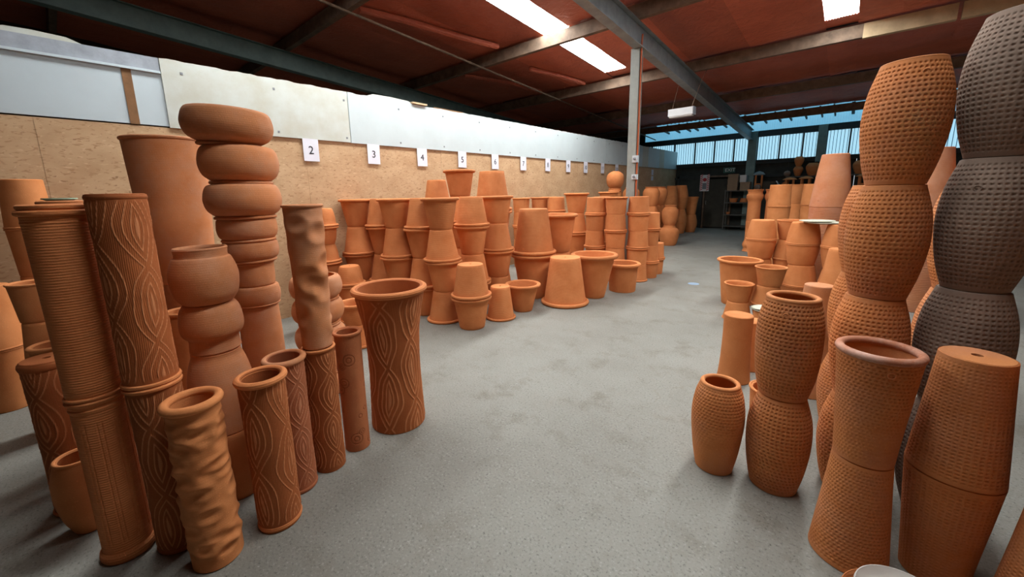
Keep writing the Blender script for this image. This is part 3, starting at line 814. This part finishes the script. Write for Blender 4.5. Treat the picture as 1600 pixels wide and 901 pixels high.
kind('base41', 'shouldered_planter', .405, [(.125, 0), (.135, .12), (.146, .27), (.148, .405)], mat='clay_smooth', nu=48)
kind('jar_open', 'egg_jar', .40, [(.062, 0), (.094, .1), (.108, .22), (.103, .31), (.084, .385), (.08, .40)], mat='clay_smooth', nu=56, nv=30, t=.014, rim=.008)
kind('jar56', 'necked_jar', .56, [(.155, 0), (.2, .12), (.235, .32), (.225, .44), (.165, .53), (.19, .56)], mat='clay', nu=40, nv=30)
kind('jar57', 'necked_jar', .575, [(.15, 0), (.195, .12), (.224, .3), (.215, .42), (.15, .54), (.17, .575)], mat='clay', nu=40, nv=30)
kind('pot58', 'squat_jar', .575, [(.19, 0), (.235, .12), (.272, .31), (.262, .43), (.20, .50), (.165, .515), (.16, .575)], mat='clay', nu=40, nv=34)
kind('ball45', 'ball_jar', .43, [(.13, 0), (.195, .09), (.222, .22), (.19, .35), (.1, .42), (.08, .43)], mat='clay', nu=40, nv=26)
kind('ringfoot', 'ring_pot', .10, [(.15, 0), (.175, .03), (.16, .06), (.17, .10)], mat='clay', nu=40, nv=20)
kind('egg85', 'tall_egg_planter', .855, [(.16, 0), (.195, .25), (.215, .55), (.21, .8), (.205, .855)], mat='clay_smooth', nu=40)
kind('half43', 'half_barrel_pot', .43, [(.18, 0), (.215, .15), (.245, .32), (.255, .43)], mat='clay_smooth', nu=40)
kind('cone65', 'flared_planter', .65, [(.15, 0), (.175, .25), (.2, .45), (.235, .65)], mat='clay_smooth', nu=40)
kind('barrel65', 'plain_barrel', .65, [(.16, 0), (.215, .2), (.225, .38), (.17, .65)], mat='clay_smooth', nu=40)
kind('chim', 'chimney_pot', .775, [(.145, 0), (.142, .25), (.142, .45), (.15, .5), (.178, .57), (.178, .64), (.15, .70), (.172, .755), (.178, .775)], mat='clay', nu=40, nv=50)
# saucers
def saucer(key, r, h, mat):
    kind(key, 'saucer', h, [(r * .72, 0), (r * .85, h * .3), (r, h)], mat=mat, nu=56, nv=6, t=.006, hole=.001)
saucer('plate_a', .20, .022, 'pale_glaze'); saucer('plate_b', .185, .02, 'pale_glaze'); saucer('plate_c', .12, .016, 'pale_glaze'); saucer('plate_d', .20, .018, 'pale_glaze')
saucer('plate_e', .07, .014, 'green_glaze'); saucer('plate_w', .15, .03, 'white_glaze'); saucer('plate_t', .16, .035, 'clay')

CAMDIR = lambda x, y: math.atan2(-y, -x)
# ------------------------------------------------------------------ left foreground group
stack(-2.40, 0.0, [('cyl_flute', False, dict(label='fluted terracotta cylinder planter under a plain banded one', cat='planter', rotz=.2)),
                   ('cyl_plain', True, dict(label='plain terracotta cylinder with banded top, upturned on the fluted cylinder', cat='planter', off=(0, 0)))], '', '')
stack(-2.27, .18, [('cyl_wood_tall', False, dict(label='lower wood-grain cylinder of the two-high stack beside the fluted cylinder', cat='planter', rotz=1.1)),
                   ('cyl_wood_tall', True, dict(label='upper wood-grain cylinder of the two-high stack beside the fluted cylinder', cat='planter', rotz=2.0, off=(-.005, 0)))], '', '')
stack(-2.03, .27, [('cyl_dent', False, dict(label='terracotta cylinder planter dented all over, open top with rolled rim', cat='planter', rotz=.4))], '', '')
stack(-2.03, .54, [('cyl_wood', False, dict(label='single dark wood-grain cylinder with rolled rim beside the dented cylinder', cat='planter', rotz=.62))], '', '')
stack(-2.20, .705, [('cyl_wood_pale', False, dict(label='single paler wood-grain cylinder with dusty rim behind the dark one', cat='planter', rotz=.2))], '', '')
stack(-2.235, .905, [('cyl_wood_slim', False, dict(label='slim dark wood-grain cylinder carrying the thumb-dented cylinder', cat='planter', rotz=.1)),
                   ('cyl_dent_big', False, dict(label='pale cylinder with large thumb dents standing on a wood-grain cylinder', cat='planter', rotz=1.3, off=(0, 0)))], '', '')
stack(-2.28, 1.11, [('cyl_stamp', False, dict(label='slim terracotta cylinder stamped with rings and circles', cat='planter', rotz=.9))], '', '')
stack(-2.32, 1.46, [('vase_wood', False, dict(label='wide flared vase carved with large wood-grain eyes, open rim', cat='planter', rotz=.15))], '', '')
stack(-2.73, -.11, [('jar_open', False, dict(label='small egg-shaped open jar on the floor behind the fluted cylinder', cat='jar'))], '', '')
stack(-3.0, -.14, [('cyl_dark', True, dict(label='dark upturned wood-grain cylinder with closed top behind the egg-shaped jar', cat='planter'))], '', '')
stack(-3.5, -.12, [('cyl_small', False, dict(label='open cylinder with rolled rim behind the upturned wood-grain cylinder', cat='planter'))], '', '')
stack(-3.22, .03, [('cyl_82', False, dict(cat='planter')), ('cyl_82', True, dict(cat='planter'))], 'plain cylinder', 'under a pale green saucer behind the fluted cylinder')
place('plate_e', -3.22, .03, 1.64, False, 'pale green saucer on top of the plain cylinder stack', 'saucer')
stack(-4.15, -.16, alt('tp275', 4, True), 'small pot', 'in the four-high stack behind the fluted cylinder')
stack(-5.3, -.15, [('tp50l', False), ('tp50l', True), ('tp41l', False), ('tp41l', True)], 'tapered pot', 'in the four-high stack against the chipboard below the white sheets')
stack(-4.95, -.46, [('tp50l', False), ('tp50l', True)], 'tapered pot', 'in the two-high stack near the chipboard below the white sheets')
stack(-3.71, .60, [('tp103', True), ('tp103', False)], 'tall smooth planter', 'of the big two-high stack behind the round bowls')
stack(-3.2, .46, [('cyl_92', False, dict(label='plain rimmed cylinder half hidden behind the ball-shaped pots', cat='planter'))], '', '')
stack(-2.70, .76, [('cyl49', False, dict(what='straight planter')), ('cyl49', True, dict(what='straight planter')), ('ring12', True, dict(what='banded pot')), ('ring14', False, dict(what='banded pot')),
                   ('bowl14', False), ('bowl15', False), ('bowl20', False), ('bowl21', False, dict(off=(-.02, .01), tilt=(.02, 0))), ('bowl22', False, dict(off=(-.035, -.02), tilt=(.05, -.05)))],
      'round bowl', 'in the tall tower of bowls')
stack(-2.45, .47, [('base41', False, dict(what='shouldered planter')), ('urn45', False, dict(what='shouldered planter')), ('ball26', True), ('ball29', False)], 'ball-shaped pot', 'in the dusty stack beside the bowl tower')
# ------------------------------------------------------------------ rows along the chipboard wall
stack(-4.72, 1.92, alt('rim25', 6, False), 'small rim pot', 'in the six-high stack behind the thumb-dented cylinder')
stack(-3.2, 1.33, [('bowl20', True), ('bowl20', False), ('bowl20', True), ('bowl20', False), ('bowl20', False)], 'round bowl', 'in the short bowl stack behind the ring-stamped cylinder')
stack(-3.94, 2.04, alt('rim25', 2, True), 'small rim pot', 'of the two-high stack behind the carved flared vase')
stack(-5.37, 2.44, alt('rim25', 6, False), 'small rim pot', 'in the six-high stack touching the chipboard wall')
stack(-4.80, 2.45, alt('rim25', 3, False), 'small rim pot', 'in the three-high stack beside the wall row')
rows = [(-5.37, 2.93, True, 'of the row stack standing against the chipboard'), (-5.025, 3.13, False, 'of the row stack second from the chipboard'),
        (-4.63, 3.09, True, 'of the row stack third from the chipboard'), (-4.25, 3.24, False, 'of the row stack fourth from the chipboard'),
        (-3.84, 3.23, True, 'of the four-high stack ending the row at the aisle')]
for x, y, up, wh in rows:
    stack(x, y, alt('rim40r', 4, up), 'rolled-rim pot', wh, 'rolled-rim pots stacked in the row')
stack(-3.90, 3.83, alt('rim40', 4, False), 'rolled-rim pot', 'of the four-high stack behind the row end')
stack(-3.35, 3.24, [('rim40', False), ('rim40', True, dict(stamp=(CAMDIR(-3.35, 3.24) + .2, .07)))], 'rolled-rim pot', 'of the two-high pair fronting the aisle row')
stack(-3.86, 4.31, alt('rim40', 4, True), 'rolled-rim pot', 'of the four-high stack beside the large-pot pair')
stack(-3.30, 3.72, [('rim43', True, dict(label='single small upturned pot on the floor between the aisle pots', rotz=0))], '', '')
stack(-3.28, 4.17, [('rim38', False, dict(label='single upright rolled-rim pot beside the small upturned one'))], '', '')
stack(-3.62, 4.88, [('big69', False), ('big69', True, dict(stamp=(CAMDIR(-3.62, 4.88) - .55, .10)))], 'large rim pot', 'of the large pair behind the lone upturned giant')
stack(-3.58, 5.50, [('big63', True), ('big63', False)], 'large rim pot', 'of the base-to-base pair behind the open wide-mouthed pot')
stack(-3.01, 4.83, [('big69', True, dict(label='lone giant upturned pot with rim on the floor at the aisle', stamp=(CAMDIR(-3.01, 4.83) + .05, .13)))], '', '')
stack(-2.85, 5.40, [('big67', False, dict(label='large open wide-mouthed pot beside the lone giant upturned pot'))], '', '')
stack(-2.66, 6.02, [('wide46', False, dict(label='low wide pot with chipped thick rim nearest the column stacks'))], '', '')
stack(-5.12, 4.25, alt('rim37', 5, False), 'rolled-rim pot', 'of the five-high stack near wall number 4')
stack(-4.52, 4.22, alt('rim40', 5, True), 'rolled-rim pot', 'of the five-high stack opposite wall number 4')
stack(-4.62, 5.06, [('big66', True), ('big66', False), ('big66', True)], 'large rim pot', 'of the three-high large stack opposite wall number 5')
stack(-5.30, 6.72, alt('rim30', 5, True), 'straight rim pot', 'of the stack by wall number 6 and 7')
stack(-5.12, 7.14, alt('rim30', 5, True), 'straight rim pot', 'of the stack in front of wall number 7')
stack(-4.70, 7.17, alt('rim30', 5, False), 'straight rim pot', 'of the stack second out from wall number 7')
stack(-5.28, 7.75, alt('rim30', 5, True), 'straight rim pot', 'of the stack between wall numbers 7 and 8')
stack(-4.08, 6.94, alt('rim40', 4, True), 'rolled-rim pot', 'of the four-high stack between straight-sided stacks')
stack(-3.68, 7.22, alt('rim30', 5, False), 'straight rim pot', 'of the stack hidden behind the column row')
stack(-3.47, 6.60, alt('rim30', 5, False), 'straight rim pot', 'of the column-row stack third from the aisle')
stack(-3.10, 6.66, alt('rim30', 5, True), 'straight rim pot', 'of the column-row stack second from the aisle')
stack(-2.775, 6.86, alt('rim30', 5, False), 'straight rim pot', 'of the column-row stack at the aisle')
stack(-2.72, 7.25, alt('rim30', 4, False), 'straight rim pot', 'of the four-high stack beside the column')
stack(-2.76, 7.66, alt('rim30', 2, False), 'straight rim pot', 'of the two-high pair past the column')
stack(-4.42, 9.05, alt('rim40', 4, True), 'rolled-rim pot', 'of the far stack before the ball jar')
stack(-4.62, 9.80, [('jar57', False), ('jar57', True), ('tp41', False, dict(what='tapered pot')), ('ringfoot', False, dict(what='ring pot')), ('ball45', False, dict(what='ball jar'))], 'jar', 'of the stack topped by a ball jar')
# ------------------------------------------------------------------ far jars
stack(-4.75, 11.15, [('jar56', False), ('jar56', True), ('jar56', False)], 'necked jar', 'of the three-high stack nearest wall number 11')
stack(-4.42, 11.80, [('jar56', False), ('jar56', True), ('jar56', False)], 'necked jar', 'of the three-high stack behind the squat pair')
stack(-4.45, 12.55, [('jar56', False), ('jar56', True), ('jar56', False)], 'necked jar', 'of the third three-high jar stack')
stack(-3.85, 11.78, [('pot58', False, dict(label='squat round jar under a necked jar at the far aisle', cat='jar')), ('jar57', False, dict(label='necked jar standing on the squat round jar at the far aisle', cat='jar'))], '', '')
stack(-4.76, 14.6, [('egg85', False), ('egg85', True)], 'tall egg planter', 'of the far pair before the dark doors')
stack(-4.62, 15.15, alt('half43', 4, False), 'half-barrel pot', 'of the four-high stack near the dark doors')
stack(-4.40, 15.75, [('barrel65', False, dict(label='plain barrel under a flared planter near the dark doors')), ('cone65', False, dict(label='flared planter on a barrel near the dark doors'))], '', '')
# ------------------------------------------------------------------ right middle group
for x, y, wh in ((-1.80, 11.69, 'of the chimney stack at the far aisle'), (-1.42, 11.75, 'of the chimney stack behind the tapered pots')):
    stack(x, y, [('chim', True), ('chim', False)], 'chimney pot', wh, cat='chimney pot')
stack(-1.02, 9.24, [('tp41', False), ('tp41', True), ('tp41', False), ('tp41', True, dict(stamp=(CAMDIR(-1.02, 9.24), .06)))], 'tapered pot', 'of the four-high stack before the chimney pots')
stack(-.57, 10.1, alt('tp41', 4, False), 'tapered pot', 'of the four-high stack second from the chimney pots')
stack(-.95, 10.9, alt('tp41', 4, True), 'tapered pot', 'of the four-high stack third from the chimney pots')
stack(-.22, 7.30, [('ribbed66', False, dict(what='ribbed planter')), ('ribbed66', True, dict(what='ribbed planter')), ('tallcone', True, dict(stamp=(CAMDIR(-.22, 7.3) - .6, .09)))][0:3], 'tall pale tapered planter', 'of the tall ribbed stack behind the saucers')
stack(-.94, 6.95, alt('tp285', 4, False), 'tapered pot', 'of the four-high stack behind the wide open pot')
stack(-.595, 7.07, alt('tp285', 4, True), 'tapered pot', 'of the mouth-up stack beside the saucer stack')
stack(-.42, 6.66, alt('tp285', 4, False), 'tapered pot', 'of the stack carrying the two wide saucers')
stack(-.04, 6.50, alt('tp285', 4, False), 'tapered pot', 'of the four-high stack touching the wide saucers')
place('plate_d', -.24, 6.56, 1.14, False, 'lower wide pale green saucer lying across two pot stacks', 'saucer')
place('plate_b', -.30, 6.54, 1.158, False, 'upper wide pale green saucer lying across two pot stacks', 'saucer')
stack(.0, 6.05, [('tp435', False, dict(label='upright tapered pot under a pale green saucer'))], '', '')
place('plate_d', .0, 6.05, .435, False, 'pale green saucer sandwiched between two tapered pots', 'saucer')
place('tp435', .0, 6.05, .453, True, 'upturned tapered pot standing on the sandwiched saucer', 'pot')
stack(-1.07, 6.26, [('rim64', False, dict(label='large smooth open pot with rolled rim at the aisle'))], '', '')
stack(-.92, 5.50, alt('tp23', 2, True), 'small tapered pot', 'of the base-to-base pair before the large smooth open pot')
stack(-.63, 5.56, alt('tp23', 3, True), 'small tapered pot', 'of the three-high stack beside the base-to-base pair')
stack(-.60, 3.68, [('tcyl58', True, dict(label='upturned tapered cylinder with pale closed top on the aisle floor', cat='planter'))], '', '')
stack(-.55, 4.02, [('tcyl45', True, dict(label='shorter upturned cylinder hidden behind the tapered cylinder', cat='planter'))], '', '')
stack(-.545, 4.75, [('tp36', True, dict(label='small upturned pot carrying two pale saucers behind the textured barrels'))], '', '')
place('plate_c', -.545, 4.75, .36, False, 'lower pale saucer on the small upturned pot', 'saucer')
place('plate_c', -.55, 4.75, .379, False, 'upper pale saucer on the small upturned pot', 'saucer', tilt=(.05, -.05))
stack(-.11, 3.80, [('tcyl90', True, dict(label='dusty upturned tall tapered cylinder behind the textured barrel pair', cat='planter'))], '', '')
stack(.10, 4.30, [('tp45', False, dict(label='open tapered pot hidden between the textured barrel stacks'))], '', '')
stack(-.25, 2.88, [('tp36', False, dict(label='small open pot half hidden behind the short textured barrel'))], '', '')
stack(-.45, 2.39, [('barrel_small', False, dict(label='single short textured barrel with open rim on the floor', cat='planter', rotz=.5))], '', '')
stack(-.165, 2.44, [('barrel_low', False, dict(rotz=.3)), ('barrel_twist', False, dict(rotz=1.4, stamp=(CAMDIR(-.165, 2.44) - .15, .46)))], 'textured barrel', 'of the two-high open-topped pair', cat='planter')
stack(.14, 2.66, [('barrel', False), ('barrel', False), ('barrel', False), ('barrel', False, dict(stamp=(CAMDIR(.14, 2.66) + .35, .47)))], 'terracotta textured barrel', 'of the tall four-high tower', cat='planter')
stack(.105, 3.32, [('barrel', False), ('barrel', False), ('barrel', False)], 'textured barrel', 'of the three-high stack behind the tall tower', cat='planter')
stack(.46, 2.72, [('barrel_grey', False)] * 2 + [('barrel_grey', False, dict(stamp=(CAMDIR(.46, 2.72) - .3, .45)))] + [('barrel_grey', False)], 'grey-brown textured barrel', 'of the four-high tower', cat='planter')
stack(.68, 4.45, [('barrel_big', False), ('barrel_big', False)], 'large textured barrel', 'of the pair between the two tall towers', cat='planter')
stack(.15, 2.14, [('cone_low', True, dict(rotz=.2)), ('cone', False, dict(rotz=.9, off=(0, 0), stamp=(CAMDIR(.15, 2.14) + .35, .42)))], 'textured conical planter', 'of the waisted pair with frosted rim', cat='planter')
stack(.42, 2.25, [('cone_plain', False), ('cone_plain', True, dict(off=(0, 0)))], 'textured conical planter', 'of the rim-to-rim pair beside the waisted one', cat='planter')
stack(.68, 2.14, [('cone_plain', True), ('cone_plain', False)], 'textured conical planter', 'of the waisted pair beneath the grey-brown tower', cat='planter')
stack(.72, 7.30, [('ribbed66', False, dict(what='ribbed planter')), ('ribbed66', True, dict(what='ribbed planter')), ('tallcone', True)], 'tapered planter', 'of the first stack behind the towers')
stack(1.20, 7.2, [('ribbed66', False, dict(what='ribbed planter')), ('ribbed66', True, dict(what='ribbed planter')), ('tallcone', True)], 'tapered planter', 'of the second stack behind the towers')
for k, (x, y) in enumerate(((1.08, 2.0), (1.12, 1.6), (1.16, 1.2), (1.2, .75))):  # unseen stacks, added to block low light from near planters and floor
    stack(x, y, [('cone_plain', True), ('cone_plain', False), ('barrel', False)], 'textured planter', 'of the %s added unseen stack past the waisted pair' % ['first', 'second', 'third', 'fourth'][k], cat='planter')
taper('tp16', .16, .11, .09)
place('tp16', .30, 1.72, 0, True, 'small upturned pot under the terracotta saucer and white plate', 'pot')
place('plate_t', .275, 1.71, .16, False, 'terracotta saucer under the white plate', 'saucer')
place('plate_w', .30, 1.73, .195, False, 'white plate lying on the terracotta saucer', 'saucer')
tag(obj('blue_lid', MB().lathe([(0, .004), (.085, .004), (.09, 0)], 24).mesh('lid', 'blue_lid', True), None, (-1.88, 7.15, 0)), 'small flat pale blue lid lying on the aisle floor', 'lid')

# ------------------------------------------------------------------ shelves on the back wall
sh = tag(empty('shelving_unit', (-3.2, 17.2, 0)), 'dark metal shelving beside the door with boxes on top', 'shelves')
for x in (-.38, .38):
    for yy in (-.2, .2):
        obj('upright', MB().box(x - .015, x + .015, yy - .015, yy + .015, 0, 1.52).mesh('u', 'shelf_metal'), sh)
for z in (.14, .57, 1.02, 1.46):
    obj('shelf', MB().box(-.4, .4, -.22, .22, z, z + .03).mesh('s', 'shelf_metal'), sh)
def box_thing(x, y, z, w, dd, hh, label, mat='card'):
    b = tag(empty('cardboard_box', (x, y, z), (0, 0, rnd.uniform(-.06, .06))), label, 'box')
    obj('carton', MB().box(-w / 2, w / 2, -dd / 2, dd / 2, 0, hh * .82).mesh('c', mat), b)
    obj('lid', MB().box(-w / 2 - .006, w / 2 + .006, -dd / 2 - .006, dd / 2 + .006, hh * .78, hh).mesh('l', mat), b)
for k in range(3):
    box_thing(-3.38, 17.18, 1.49 + .2 * k, .32, .3, .2, ['bottom cardboard box of the stack on the shelving', 'middle cardboard box of the stack on the shelving', 'top cardboard box of the stack on the shelving'][k])
box_thing(-2.97, 17.15, 1.49, .3, .3, .3, 'single grey carton beside the stacked boxes on the shelving')
box_thing(-3.08, 17.3, 1.79, .2, .2, .26, 'white carton on top of the grey one', 'white_paint')
rimpot('tiny', .15, .16, .11, .01, name='bowl_pot'); rimpot('tiny2', .09, .08, .06, .008, name='bowl_pot')
place('tiny', -3.32, 17.15, 1.05, False, 'larger terracotta bowl on the upper shelf', 'bowl')
place('tiny', -2.97, 17.15, 1.05, True, 'upturned terracotta bowl on the upper shelf', 'bowl')
place('tiny2', -3.46, 17.12, .60, False, 'tiny terracotta pot on the middle shelf', 'pot')

bn = tag(empty('display_bench', (-.5, 17.25, 0)), 'long dark two-tier bench of clay ornaments under the windows', 'bench')
obj('top', MB().box(-2.2, 4.0, -.25, .25, 1.44, 1.49).mesh('t', 'shelf_metal'), bn)
obj('back_tier', MB().box(-1.3, 4.0, .02, .3, 1.90, 1.94).mesh('t', 'shelf_metal'), bn)
for x in (-2.15, -.6, .95, 2.4, 3.95):
    for yy in (-.2, .25): obj('leg', MB().box(x - .03, x + .03, yy - .03, yy + .03, 0, 1.92 if (yy > 0 and x > -1.4) else 1.44).mesh('l', 'shelf_metal'), bn)
def cowl(x, y, z, w, hh, label):
    c = tag(empty('chimney_cowl', (x, y, z), (0, 0, rnd.uniform(-.2, .2))), label, 'ornament')
    b = MB(); t = w * .22
    b.box(-w / 2, w / 2, -w / 2, w / 2, 0, hh * .35)
    for sx in (-1, 1):
        for sy in (-1, 1): b.box(sx * w / 2 - (t if sx > 0 else 0), sx * w / 2 + (t if sx < 0 else 0), sy * w / 2 - (t if sy > 0 else 0), sy * w / 2 + (t if sy < 0 else 0), hh * .35, hh * .8)
    obj('body', b.mesh('b', 'clay_smooth'), c)
    obj('cap', MB().lathe([(0, hh * .78), (w * .8, hh * .78), (w * .8, hh * .82), (w * .5, hh * .93), (0, hh)], 20).mesh('cap', 'concrete_cowl' if hh > .5 else 'clay_smooth', True), c)
cowl(-2.60, 17.31, 1.49, .24, .68, 'tall chimney cowl with grey domed cap on the bench')
cowl(-1.65, 17.1, 1.49, .26, .42, 'low chimney cowl beside the fan-shaped ornament')
cowl(-1.21, 17.1, 1.49, .26, .44, 'low chimney cowl beneath the wide urn')
cowl(-.76, 17.1, 1.49, .26, .48, 'low chimney cowl beside the tapered tower')
cowl(.25, 17.1, 1.49, .28, .46, 'low chimney cowl between the towers')
kind('orn_ball', 'clay_ball', .2, [(.05, 0), (.09, .04), (.105, .1), (.085, .165), (.03, .2)], mat='clay_grey', nu=24, nv=14)
kind('orn_urn', 'small_urn', .33, [(.07, 0), (.11, .1), (.14, .22), (.12, .29), (.09, .33)], mat='clay_smooth', nu=24, nv=14)
kind('orn_urn_wide', 'wide_urn', .42, [(.11, 0), (.16, .12), (.2, .28), (.17, .37), (.13, .42)], mat='clay_smooth', nu=24, nv=14)
place('orn_ball', -2.57, 17.06, 1.49, False, 'grey clay ball in front of the tall chimney cowl', 'ornament')
place('orn_ball', -1.78, 17.4, 1.94, False, 'round clay ball on the back tier beside the small urns', 'ornament')
place('orn_urn', -1.48, 17.4, 1.94, False, 'lower of two stacked small urns on the back tier', 'urn')
place('orn_urn', -1.48, 17.4, 2.27, False, 'upper of two stacked small urns on the back tier', 'urn')
place('orn_urn_wide', -1.08, 17.4, 1.94, False, 'wide terracotta urn on the back tier beside the stacked urns', 'urn')
place('orn_urn', -.66, 17.4, 1.94, False, 'small urn on the back tier past the wide urn', 'urn')
place('orn_urn_wide', .12, 17.4, 1.94, False, 'wide urn on the back tier between the towers', 'urn')
bx = tag(empty('open_carton', (-2.20, 17.12, 1.49)), 'dark open carton with a white flap on the bench', 'box')
obj('carton', MB().box(-.2, .16, -.15, .15, 0, .3).mesh('c', 'dark_door'), bx)
obj('flap', MB().add([(.16, -.15, .3), (.16, .1, .3), (.33, .1, .02), (.33, -.15, .02), (.17, -.15, .31), (.17, .1, .31), (.34, .1, .03), (.34, -.15, .03)],
    [(0, 1, 2, 3), (7, 6, 5, 4), (0, 4, 5, 1), (1, 5, 6, 2), (2, 6, 7, 3), (3, 7, 4, 0)]).mesh('f', 'white_paint'), bx)
V = [(0, 0, 0), (.26, 0, 0)] + [(.26 - .26 * math.sin(a), 0, .3 * (1 - math.cos(a)) * 1.0) for a in ()]
fan = [(0, 0)] + [(.26 * math.cos(a), .32 * math.sin(a)) for a in np.linspace(0, PI / 2, 8)]
V = [(.13 - p[0], -.04, p[1]) for p in fan] + [(.13 - p[0], .04, p[1]) for p in fan]
n = len(fan)
F = [tuple(range(n)), tuple(range(2 * n - 1, n - 1, -1))] + [(i, i + n, (i + 1) % n + n, (i + 1) % n) for i in range(n)]
tag(obj('fan_ornament', MB().add(V, F).mesh('fan', 'clay_smooth'), None, (-1.93 + .1, 17.4, 1.49)), 'quarter-round fan-shaped clay ornament on the bench', 'ornament')
